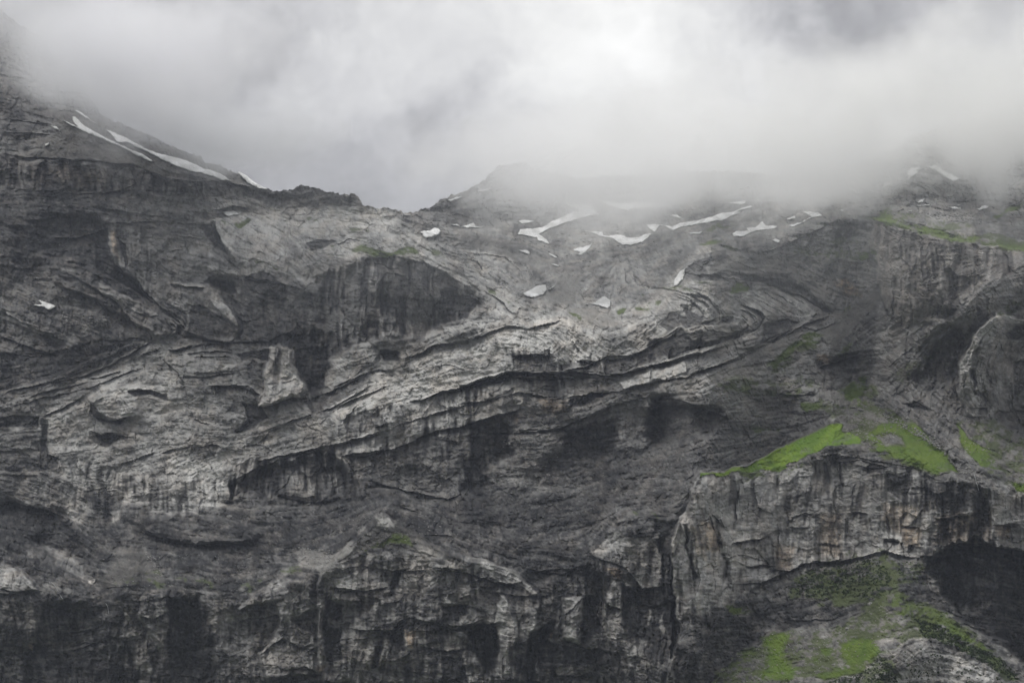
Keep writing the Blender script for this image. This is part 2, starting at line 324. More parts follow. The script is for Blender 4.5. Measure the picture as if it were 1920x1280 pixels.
SL = blur(SL, 5)
Db = np.interp(us, [-240, 400, 900, 1250, 1600, 1920, 2160], [1760, 1720, 1680, 1620, 1500, 1450, 1450]).astype(np.float32)
D = Db[None, :] + np.cumsum(SL[::-1], axis=0)[::-1] * G
# level out sideways differences a little
Dl = blur(D, 26); far = sstep((470 - VV) / 60); D = D * (.35 + .65 * far) + Dl * (.65 - .65 * far)

# ------------------------------------------------------------------ big blocks standing proud (-) or set back (+): crop, outline, metres, softness, fade(u0,u1)
OFFS = [
 ('I', '266,214 400,186 480,164 560,122 640,82 780,24 898,-30 918,-74 1010,-40 1500,150 2400,300 2400,1700 -40,1700 160,1010 130,930 110,800 100,620 150,470 205,400 230,260', -85, 1.6, (1600, 1760)),
 ('I', '300,1320 380,1180 480,1090 570,1040 640,1010 760,990 900,980 1080,900 1200,840 1250,820 1320,860 1500,900 1600,960 1750,1050 1850,1120 1960,1200 2500,1700 100,1700', -22, 2.5, None),
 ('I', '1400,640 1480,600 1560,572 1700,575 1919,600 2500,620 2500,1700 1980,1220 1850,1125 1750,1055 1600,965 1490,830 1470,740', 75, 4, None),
 ('C', '1150,470 1200,478 1500,568 1919,628 2600,680 2600,1500 1900,1500 1640,1300 1400,1300 1280,1200 1180,880 1155,700', -55, 2.5, (2400, 2600, 540, 660)),
 ('C', '1940,650 1780,750 1640,850 1560,960 1450,1010 1300,1110 1150,1280 1000,1400 1000,1700 2600,1700 2600,600', -24, 16, (2400, 2600, 600, 770)),
 ('H', '2600,-60 1919,-10 1780,-20 1700,30 1640,130 1585,220 1570,370 1610,470 1700,490 1800,480 1919,470 2600,480', -30, 2.5, (2400, 2600, 700, 800)),
 ('H', '1430,200 1540,40 1600,50 1600,130 1570,200 1560,300 1500,330 1430,370 1400,300', 30, 12, None),
 ('G', '1310,600 1420,480 1540,410 1800,430 1790,560 1745,640 1750,900 1770,1300 1500,1400 1400,800 1340,690', -38, 3, None),
 ('G', '1500,790 1750,810 1760,1150 1700,1180 1520,1020', 22, 5, None),
 ('G', '-60,720 60,600 180,500 260,400 350,470 470,520 600,600 720,650 800,660 930,700 1040,810 1100,1280 -60,1280', -34, 3, None),
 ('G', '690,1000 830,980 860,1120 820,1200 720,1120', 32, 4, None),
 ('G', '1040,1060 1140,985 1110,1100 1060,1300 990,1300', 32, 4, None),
 ('G', '850,835 900,850 930,960 945,1040 960,1300 870,1300 850,1040 815,980', -16, 3, None),
 ('G', '1180,850 1290,840 1295,1070 1200,1040', -22, 3, None),
 ('G', '1290,700 1420,780 1400,1000 1290,1080', 16, 5, None),
 ('E', '870,850 1020,850 1060,950 1100,1050 1110,1280 850,1280 840,1000', 30, 5, None),
 ('E', '200,850 350,870 540,900 560,1050 650,1100 700,1300 130,1300 150,1120 210,1000', 30, 8, None),
 ('E', '700,915 730,840 870,800 865,950 830,1090 760,1000', -16, 3, None),
 ('E', '1680,860 1919,860 1800,1000 1700,1100 1660,1000', 24, 5, None),
 ('E', '1230,900 1400,850 1440,940 1400,1050 1330,1130 1350,1260 1640,1230 1680,1100 1600,1020 1500,960 1640,880 1560,740 1430,720 1290,830', -18, 4, None),
 ('E', '1200,345 1240,270 1380,180 1500,130 1650,90 1750,135 1830,230 1850,290 1800,335 1640,352 1420,325', 30, 2, None),
 ('E', '1470,180 1560,160 1600,170 1625,315 1440,315', -9, 5, None),
 ('E', '1630,205 1750,205 1765,320 1660,335', -8, 5, None),
 ('E', '0,345 300,415 440,600 480,680 200,580 -500,520 -500,340', 26, 6, None),
 ('E', '680,465 800,425 980,410 1150,435 1345,500 1300,555 1080,575 900,555 780,515', -18, 6, None),
 ('E', '-600,680 0,690 100,700 190,810 60,830 -600,800', -14, 3, None),
 ('F', '700,650 900,660 925,700 900,800 790,900 770,1010 700,1000 725,800', 34, 4, None),
 ('F', '1200,680 1330,620 1440,600 1480,700 1440,830 1420,880 1300,890 1090,890 1090,860 1180,780', 24, 9, None),
 ('F', '1650,515 1960,560 1960,700 1700,750 1640,700', 30, 6, None),
 ('F', '950,300 1150,290 1200,340 1090,360 950,360', 8, 3, None),
 ('F', '100,800 250,790 700,640 715,780 690,1000 600,1020 400,980 150,960', 12, 3, None),
 ('F', '0,860 60,860 130,950 130,1000 0,1010', 18, 3, None),
 ('B', '170,680 350,668 500,700 600,740 760,850 790,920 700,1000 560,1010 450,1090 380,1060 300,1040 250,1080 120,1100 0,1180 -60,1200 -60,780 100,720', 22, 5, None),
 ('D', '60,130 300,60 500,80 562,140 565,260 590,330 700,420 780,500 760,512 640,450 520,395 400,305 210,285 190,440 120,380 70,280', 26, 4, None),
 ('D', '1060,405 1130,380 1240,385 1250,430 1180,455 1090,432', 26, 3, None),
 ('D', '880,400 1100,440 1185,550 1215,640 1170,720 1100,700 960,700 880,600 830,520', -20, 4, None),
 ('D', '280,300 480,420 560,440 720,500 900,600 925,640 900,680 820,695 700,640 560,560 300,400', -18, 4, None),
 ('D', '470,1010 620,945 700,960 720,1080 560,1112 490,1085', -14, 7, None),
 ('D', '1380,760 1480,740 1505,880 1595,985 1500,1012 1320,1062 1385,980 1360,880', -20, 3, None),
 ('D', '1500,700 1700,700 1690,880 1640,985 1590,970 1510,860', 26, 6, None),
 ('D', '-300,600 0,600 150,680 350,730 200,780 -300,700', 14, 4, None),
 ('C', '330,740 480,745 640,790 800,840 940,940 900,950 760,875 620,825 480,790 340,770', 14, 3, None),
 ('C', '330,600 580,640 640,620 780,560 940,480 1140,480 1150,640 1170,830 1080,880 940,800 700,740 560,720 440,660', 14, 6, None),
 ('C', '190,770 200,700 280,660 380,650 430,680 340,740', 10, 3, None),
 ('H', '0,400 150,410 300,470 400,510 330,560 150,620 0,640', 24, 6, None),
 ('H', '860,210 1050,170 1100,200 1050,270 900,290', 16, 4, None),
 ('H', '480,400 600,380 720,430 700,490 560,480', 14, 4, None),
 ('A', '1105,1085 1180,1055 1270,1065 1260,1090 1160,1090', 14, 3, None),
]
for crop, s, amt, soft, fade in OFFS:
    cave = amt > 40
    if amt > 0 and not cave: amt, soft = amt * .62, soft * 2.2
    q, m = pmask(pts(s, crop), soft, rag=.75 if amt > 0 else (.12 if soft < 2 else .5))
    if fade: m = m * (1 - sstep((UU[q] - fade[0]) / (fade[1] - fade[0])))
    if fade and len(fade) > 2: m = m * (1 - sstep((VV[q] - fade[2]) / (fade[3] - fade[2])))
    D[q] += amt * m
# pyramid spur: two falling crests
for crop, s, amt, wdt in [('G', '260,400 180,500 60,600 -40,700', -26, 34), ('G', '260,400 350,470 470,520 600,600 720,655', -22, 34),
                          ('G', '265,400 290,520 300,620', -24, 30), ('E', '640,590 650,700 640,790', -22, 34),
                          ('E', '1570,640 1560,700', -14, 30), ('H', '920,520 900,600 880,660', -16, 40), ('I', '1250,820 1230,1000 1180,1130 1170,1200', -30, 55),
                          ('G', '1560,440 1530,560', -16, 40), ('D', '570,110 575,200 600,320', -12, 14), ('H', '1060,300 1180,480 1500,720 1600,770', 14, 14),
                          ('H', '1000,560 1120,640 1350,760', 12, 16), ('C', '960,960 1170,880', 12, 30), ('F', '260,300 260,360 300,400', 16, 30),
                          ('D', '1600,1000 1750,900 1800,860', 14, 20), ('E', '1430,590 1680,740', 10, 16), ('E', '200,560 330,640 480,750 540,800 550,900', 16, 14),
                          ('I', '200,400 190,620 200,800', 10, 8), ('I', '450,260 440,360 420,480', 9, 5), ('I', '340,430 350,560 380,640 390,780', 9, 6),
                          ('A', '300,620 600,760 1000,900', -8, 20)]:
    p = pts(s, crop); q = sub(p, wdt * 2.5 + 20); d, _, t = seg_dist(UW[q], VW[q], p, False)
    D[q] += amt * np.exp(-(d / wdt) ** 2)

# ------------------------------------------------------------------ rock tone, shade of hollows painted in (0 = black shale and deep shade, 1 = pale limestone)
tu = [-240] + list(range(0, 1921, 160)) + [2160]; tv = [-150, 200, 300, 400, 500, 600, 700, 800, 900, 1000, 1100, 1200, 1280, 1410]
T0 = """.3 .3 .35 .4 .4 .4 .4 .4 .4 .4 .4 .4 .4
.3 .3 .35 .4 .4 .4 .4 .4 .4 .4 .4 .4 .4
.25 .3 .35 .4 .4 .35 .3 .35 .4 .4 .4 .4 .4
.27 .25 .35 .6 .65 .45 .38 .38 .42 .42 .4 .42 .4
.25 .2 .42 .55 .62 .55 .6 .6 .55 .33 .32 .28 .28
.35 .35 .35 .4 .25 .4 .7 .7 .65 .6 .32 .27 .28
.4 .4 .5 .55 .5 .75 .78 .68 .5 .38 .28 .25 .38
.45 .55 .58 .62 .75 .75 .5 .35 .2 .22 .25 .25 .3
.4 .6 .62 .5 .2 .28 .3 .2 .2 .5 .48 .42 .45
.12 .18 .18 .15 .18 .14 .14 .2 .3 .55 .5 .35 .5
.28 .2 .24 .22 .3 .33 .25 .33 .42 .42 .15 .15 .1
.22 .17 .22 .33 .33 .28 .33 .28 .25 .35 .4 .45 .2
.17 .16 .19 .3 .33 .28 .28 .22 .2 .3 .4 .45 .45
.17 .16 .19 .3 .33 .28 .28 .22 .2 .3 .4 .45 .45"""
T0 = np.array([[float(x) for x in l.split()] for l in T0.splitlines()], np.float32); T0 = np.hstack([T0[:, :1], T0, T0[:, -1:]])
rows = np.array([np.interp(us, tu, r) for r in T0]); yy = np.clip(vs, -150, 1410)
k = np.clip(np.searchsorted(tv, yy) - 1, 0, len(tv) - 2); tvv = np.array(tv, np.float32); tf = ((yy - tvv[k]) / (tvv[k + 1] - tvv[k]))[:, None]
T = (rows[k] * (1 - tf) + rows[k + 1] * tf).astype(np.float32)
TONES = [  # crop, outline, tone, softness
 ('A', '0,500 350,610 260,700 230,770 0,790 -600,790 -600,480', .30, 3), ('A', '140,820 600,845 760,900 860,910 1050,935 1050,985 750,965 400,995 140,965 -600,960 -600,820', .30, 3),
 ('A', '0,1000 150,990 400,1100 560,1150 560,1280 0,1280 -600,1280 -600,1000', .17, 8), ('A', '1050,930 1200,930 1400,985 1480,975 1640,990 1820,995 1890,1055 1640,1080 1400,1060 1260,1000 1060,990', .2, 3),
 ('A', '1280,1100 1500,1090 1919,1060 1919,1280 1140,1280 1110,1150', .68, 5), ('A', '600,1000 1050,1010 1100,1060 1090,1120 800,1130 560,1080', .38, 6),
 ('D', '60,130 300,60 500,80 562,140 565,260 590,330 700,420 780,500 760,512 640,450 520,395 400,305 210,285 190,440 120,380 70,280', .09, 4),
 ('D', '280,300 480,420 560,440 720,500 900,600 925,640 900,680 780,620 600,520 480,440 300,340', .6, 3), ('D', '300,420 500,520 700,640 820,690 700,730 500,640 300,520', .3, 6),
 ('D', '575,120 900,130 1060,170 1180,370 900,400 780,480 620,330', .44, 4), ('D', '570,120 640,130 650,320 620,340 575,260', .58, 3), ('D', '1110,120 1300,80 1600,110 1590,330 1580,440 1450,380 1250,350 1180,300', .68, 4),
 ('D', '880,400 1100,440 1185,550 1215,640 1170,720 1100,700 960,690 880,600 830,520', .48, 4), ('D', '1180,450 1240,560 1242,660 1195,720 1120,700 1180,690 1210,620', .22, 3),
 ('D', '1250,380 1600,450 1640,600 1500,690 1400,720 1240,690 1240,500', .25, 6), ('D', '-300,590 0,590 160,670 360,725 500,690 780,700 700,760 560,850 400,900 200,925 0,965 -300,980', .12, 6),
 ('D', '0,555 150,640 360,715 340,725 150,665 0,590', .5, 2), ('D', '-300,720 100,740 220,790 100,860 -300,870', .3, 8),
 ('D', '0,1000 450,900 720,770 860,720 900,860 450,970 220,1020 0,1080', .42, 4), ('D', '220,1080 460,970 900,870 950,1000 1000,1150 1150,1200 1150,1290 230,1290', .62, 6), ('D', '205,1080 235,1080 250,1290 210,1290', .3, 2),
 ('D', '860,760 1200,720 1370,790 1360,880 1340,980 1200,930 960,1000 900,870', .48, 4), ('D', '1090,950 1230,945 1330,1000 1310,1080 1130,1060', .34, 4), ('D', '1230,700 1500,660 1640,690 1500,760 1380,750 1240,740', .1, 4),
 ('D', '1380,760 1480,740 1505,880 1595,985 1500,1012 1320,1062 1385,980 1360,880', .72, 3), ('D', '1500,700 1700,700 1690,880 1640,985 1590,970 1510,860', .1, 5), ('D', '1580,990 1700,960 1900,900 1900,930 1680,1060 1600,1080', .3, 4),
 ('D', '1680,900 1850,780 1990,740 1990,820 1800,920 1670,980', .62, 5),
 ('B', '170,680 350,668 500,700 600,740 760,850 790,920 700,1000 560,1010 450,1090 380,1060 300,1040 250,1080 120,1100 0,1180 -60,1200 -60,780 100,720', .33, 6),
 ('B', '0,780 0,680 60,670 170,690 180,800 60,850', .38, 6), ('B', '330,440 520,500 700,545 900,570 1000,620 930,650 700,610 560,600 480,540', .36, 4),
 ('B', '0,430 200,420 420,510 560,640 800,840 1000,960 900,960 700,830 500,700 350,650 0,640', .7, 5), ('B', '560,640 900,660 1000,760 1000,840 1170,920 1200,980 1000,950 800,830', .6, 5),
 ('B', '410,425 560,370 800,330 900,400 900,470 800,500 600,490 480,470', .2, 5),
 ('F', '0,590 300,380 420,310 650,240 930,155 1200,110 1400,200 1420,290 1300,340 1100,365 940,360 700,430 450,530 200,560 0,640', .84, 4),
 ('F', '0,440 0,330 150,240 240,260 320,360 220,370 100,410', .6, 5), ('F', '940,300 1150,285 1200,340 1400,330 1640,290 1919,190 1919,260 1750,310 1550,365 1250,365 1080,370 940,365', .24, 4),
 ('F', '360,350 380,280 520,200 560,240 420,310', .55, 3), ('F', '0,640 200,570 450,540 560,500 940,385 940,450 700,545 330,660 0,760', .68, 4),
 ('F', '0,760 330,670 600,600 960,490 980,560 700,640 330,765 90,815 0,860', .56, 4), ('F', '960,400 1200,410 1220,560 1100,600 980,560', .42, 3), ('F', '1210,400 1490,400 1500,460 1400,480 1220,490', .3, 4),
 ('F', '100,810 330,775 700,650 715,780 690,1000 600,1020 400,980 150,960', .32, 3), ('F', '700,650 925,700 900,800 790,900 770,1010 700,1000 725,800', .07, 4), ('F', '980,570 1200,560 1220,640 1060,680 960,680 850,690 720,660 860,600', .3, 3),
 ('F', '1000,700 1100,720 1200,735 1110,830 1080,880 1105,970 1030,990 930,960 900,900 970,830', .52, 7), ('F', '1200,680 1330,620 1440,600 1480,700 1440,830 1420,880 1300,890 1090,890 1090,860 1180,780', .13, 10),
 ('F', '1470,640 1640,600 1660,740 1600,800 1470,760', .4, 8), ('F', '1650,515 1960,560 1960,700 1700,750 1640,700', .14, 10), ('F', '1490,420 1600,390 1800,340 1830,370 1820,400 1640,435 1520,460', .88, 2),
 ('F', '1240,520 1500,450 1660,470 1600,510 1320,590 1200,650', .36, 4), ('F', '1700,440 1919,400 1960,440 1919,520 1820,500', .5, 8),
 ('E', '0,0 230,0 210,100 300,230 420,320 330,330 200,250 0,200 -600,200 -600,0', .45, 5), ('E', '310,130 500,150 580,200 560,290 400,330 320,290', .66, 4), ('E', '330,340 480,360 520,440 360,450', .56, 4),
 ('E', '600,180 900,120 1190,90 1170,200 1200,330 1100,390 900,405 680,380 580,320', .76, 4), ('E', '410,330 560,300 600,330 580,470 500,450 480,370', .12, 4), ('E', '585,400 635,395 632,465 585,478', .55, 2),
 ('E', '1200,345 1240,270 1380,180 1500,130 1650,90 1750,135 1830,230 1850,290 1800,335 1640,352 1420,325', .12, 7), ('E', '1470,180 1570,165 1600,200 1625,315 1450,315', .46, 6), ('E', '1630,205 1750,205 1765,320 1660,335', .36, 6),
 ('E', '0,345 300,415 440,600 480,680 200,580 -600,520 -600,340', .06, 6), ('E', '225,580 300,590 430,680 495,745 440,740 330,650', .36, 5), ('E', '680,465 800,425 980,410 1150,435 1345,500 1300,555 1080,575 900,555 780,515', .17, 5),
 ('E', '640,590 760,600 830,700 870,780 500,770 540,700', .27, 6), ('E', '1480,580 1730,600 1690,740 1600,690', .45, 4), ('E', '1800,560 1919,480 1919,520 1740,700 1700,740', .5, 3),
 ('E', '-600,690 0,700 120,740 190,820 60,800 -600,800', .4, 5), ('E', '0,850 130,870 210,900 190,1120 140,1130 100,1000 0,980', .34, 4),
 ('E', '200,850 350,870 540,900 560,1050 650,1100 700,1300 0,1300 0,1130 130,1130 210,1000', .13, 14), ('E', '870,850 1020,850 1060,950 1100,1050 1110,1280 850,1280 840,1000', .06, 5), ('E', '700,915 730,840 870,800 865,950 830,1090 760,1000', .46, 3),
 ('E', '1230,900 1400,850 1440,940 1400,1050 1330,1130 1350,1260 1640,1230 1680,1100 1600,1020 1500,960 1640,880 1560,740 1430,720 1290,830', .42, 4), ('E', '1680,860 1919,860 1800,1000 1700,1100 1660,1000', .09, 5),
 ('E', '640,1000 700,980 750,1000 750,1220 690,1200', .4, 3), ('E', '1100,880 1190,860 1190,1000 1140,1060 1090,960', .4, 4),
 ('G', '-60,730 60,620 200,600 470,600 700,660 700,760 300,790 0,790', .38, 3), ('G', '0,790 300,790 700,770 900,960 700,1000 450,950 300,1010 0,1000', .33, 4), ('G', '690,710 800,665 930,700 1005,760 960,775 880,730', .52, 2),
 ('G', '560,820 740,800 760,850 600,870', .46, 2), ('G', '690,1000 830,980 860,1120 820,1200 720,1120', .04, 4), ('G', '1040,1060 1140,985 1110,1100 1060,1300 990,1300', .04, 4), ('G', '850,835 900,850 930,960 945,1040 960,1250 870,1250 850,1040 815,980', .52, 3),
 ('G', '940,930 1040,890 1060,1060 960,1060', .4, 4), ('G', '1180,850 1290,840 1295,1070 1200,1040', .52, 3), ('G', '1290,700 1420,780 1400,1000 1290,1080', .12, 5), ('G', '1420,760 1500,800 1500,895 1430,870', .48, 2), ('G', '1400,900 1500,900 1510,1050 1430,1060', .4, 3),
 ('G', '1340,590 1450,500 1700,510 1790,520 1740,640 1740,760 1600,780 1500,700 1350,640', .38, 4), ('G', '1690,530 1760,530 1745,800 1690,800', .12, 3), ('G', '1500,790 1750,810 1760,1150 1700,1180 1520,1020', .07, 4), ('G', '1500,1050 1640,1050 1650,1200 1500,1220', .4, 8),
 ('G', '930,570 1290,590 1300,700 1180,850 1060,840 960,690', .1, 6), ('G', '700,280 1200,330 1300,420 1000,600 640,480', .1, 12), ('G', '240,430 310,440 320,480 240,480', .7, 2),
 ('I', '270,215 460,220 700,200 900,120 1000,150 1440,400 1440,560 1400,640 960,650 700,700 560,760 400,760 390,900 150,950 110,800 100,620 150,470 205,400', .50, 3),
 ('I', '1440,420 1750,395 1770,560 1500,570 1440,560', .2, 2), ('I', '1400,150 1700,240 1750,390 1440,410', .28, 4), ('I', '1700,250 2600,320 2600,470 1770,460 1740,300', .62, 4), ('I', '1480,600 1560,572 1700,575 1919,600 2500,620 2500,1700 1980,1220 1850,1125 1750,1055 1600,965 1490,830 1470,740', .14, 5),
 ('I', '1600,690 1700,680 1750,790 1620,800', .14, 6), ('I', '1450,640 1520,650 1480,830 1430,760', .34, 4), ('I', '390,770 700,730 740,760 680,830 520,880 400,880', .3, 4), ('I', '700,880 800,880 790,950 690,950', .3, 4), ('I', '500,880 700,850 1080,870 1000,960 640,1000 560,980', .12, 8),
 ('I', '150,950 380,880 530,920 560,1030 330,1260 100,1300', .18, 10), ('I', '1230,1120 1350,1060 1500,1100 1700,1180 1850,1300 1300,1300', .52, 5), ('I', '1480,900 1600,960 1750,1050 1919,1180 1919,1230 1700,1100 1500,950', .5, 3), ('I', '870,60 1150,70 1350,160 1270,190 1100,150 960,120 860,130', .15, 4),
 ('C', '1150,480 1500,570 1919,630 2600,660 2600,760 1919,700 1640,850 1500,1000 1280,1020 1180,880', .30, 3), ('C', '1540,570 1610,580 1640,840 1540,850', .1, 5), ('C', '1640,860 1760,760 1919,680 1919,880 1760,940 1700,1000 1690,880', .3, 6),
 ('C', '330,600 580,640 640,620 780,560 940,500 1050,650 1150,640 1170,830 1080,880 940,800 700,740 560,720 440,660', .36, 5), ('C', '930,480 1140,470 1150,640 1040,620 980,560', .42, 4), ('C', '1060,480 1120,475 1120,540 1060,510', .1, 2), ('C', '960,540 1005,545 1000,580 960,570', .08, 2),
 ('C', '330,740 480,745 640,790 800,840 940,940 900,950 760,875 620,825 480,790 340,770', .08, 2), ('C', '460,850 620,830 820,950 840,990 700,980 600,970 520,900', .62, 3), ('C', '0,880 130,850 250,880 350,960 300,1020 160,1060 0,1100', .62, 4), ('C', '590,1000 720,985 740,1010 600,1100 400,1170 560,1080', .12, 3),
 ('C', '0,1240 200,1190 440,1100 560,1060 720,1020 600,1110 400,1170 190,1270 0,1300', .34, 3), ('C', '0,1110 160,1070 320,1030 420,1000 540,1030 400,1090 200,1145 0,1215', .3, 5), ('C', '190,770 200,700 280,660 380,650 430,680 340,740', .15, 3),
 ('C', '260,1010 440,970 540,990 520,1010 300,1060', .5, 3), ('C', '340,680 400,670 500,720 620,760 480,748 300,740', .42, 2), ('C', '380,1120 560,1040 640,1010 600,1080 450,1150', .48, 3),
 ('C', '640,780 760,780 900,850 960,960 900,930 800,850', .36, 3), ('C', '980,950 1160,850 1170,900 1100,980 960,1130 900,1050', .36, 3), ('C', '1060,650 1150,640 1150,690 1060,690', .2, 3),
 ('H', '1919,0 1780,-10 1700,30 1640,130 1585,220 1570,370 1610,470 1700,490 1730,440 1690,400 1640,300 1680,180 1780,90 1919,50', .58, 6), ('H', '1430,200 1540,40 1600,50 1600,130 1570,200 1560,300 1500,330 1430,370 1400,300', .15, 6), ('H', '1700,200 1919,130 1919,470 1760,470 1710,380', .5, 9),
 ('H', '0,400 150,410 300,470 400,510 330,560 150,620 0,640', .07, 6), ('H', '860,210 1050,170 1100,200 1050,270 900,290', .08, 4), ('H', '700,200 860,130 860,260 860,380 760,380 700,300', .42, 6), ('H', '360,400 480,400 500,520 400,520', .4, 6), ('H', '500,400 620,380 740,440 720,490 560,480', .1, 5),
 ('H', '300,500 880,540 640,660 300,780 0,840 0,650', .2, 10), ('H', '900,400 1150,420 1200,560 1150,620 1000,560 900,500', .35, 6),
]
for crop, s, val, soft in TONES:
    if val < .14 and not (crop == 'I' and val < .06): val += .05
    q, m = pmask(pts(s, crop), soft * 1.5, rag=1.0); T[q] = T[q] * (1 - m) + val * m

SCREE = cover([
 ('A', '260,700 310,620 520,700 800,850 1000,900 1190,930 1050,925 850,905 700,850 560,830 380,820 100,800 230,760', 1, 3), ('A', '1190,925 1240,880 1400,975 1300,960', 1, 3), ('A', '120,560 400,560 1200,860 1190,930 800,850 300,620', .8, 4),
 ('B', '560,560 700,540 900,570 1150,690 1180,740 1000,700 800,620', .5, 6), ('B', '1180,740 1290,740 1260,900 1180,920 1090,880', .9, 6), ('B', '1190,930 1350,900 1460,920 1480,1000 1250,1000', .8, 6),
 ('C', '640,780 760,780 900,850 960,960 900,930 800,850', .9, 3), ('C', '980,950 1160,850 1170,900 1100,980 960,1130 900,1050', 1, 3), ('C', '340,680 400,670 500,720 620,760 480,748 300,740', .9, 3),
 ('E', '640,590 760,600 830,700 870,780 500,770 540,700', .9, 5), ('E', '1480,580 1730,600 1690,740 1600,690', .9, 4), ('G', '-20,640 180,520 250,420 330,470 470,520 660,640 460,590 200,600', .8, 3), ('F', '260,200 330,180 330,360 290,360', .5, 5),
 ('H', '900,400 1120,380 1200,560 1120,620 1000,560', .7, 5), ('H', '1160,470 1300,520 1450,600 1560,740 1680,780 1600,790 1480,660 1300,560', .8, 4), ('I', '480,1100 640,1020 1000,980 1200,850 1250,1000 1150,1120 900,1220 700,1280 320,1280', .6, 6),
 ('I', '760,1100 960,1080 980,1200 800,1260', .9, 5), ('C', '460,1130 640,1090 780,1020 760,1100 600,1210', .8, 5), ('C', '400,1180 560,1180 580,1260 300,1290', .5, 6)])
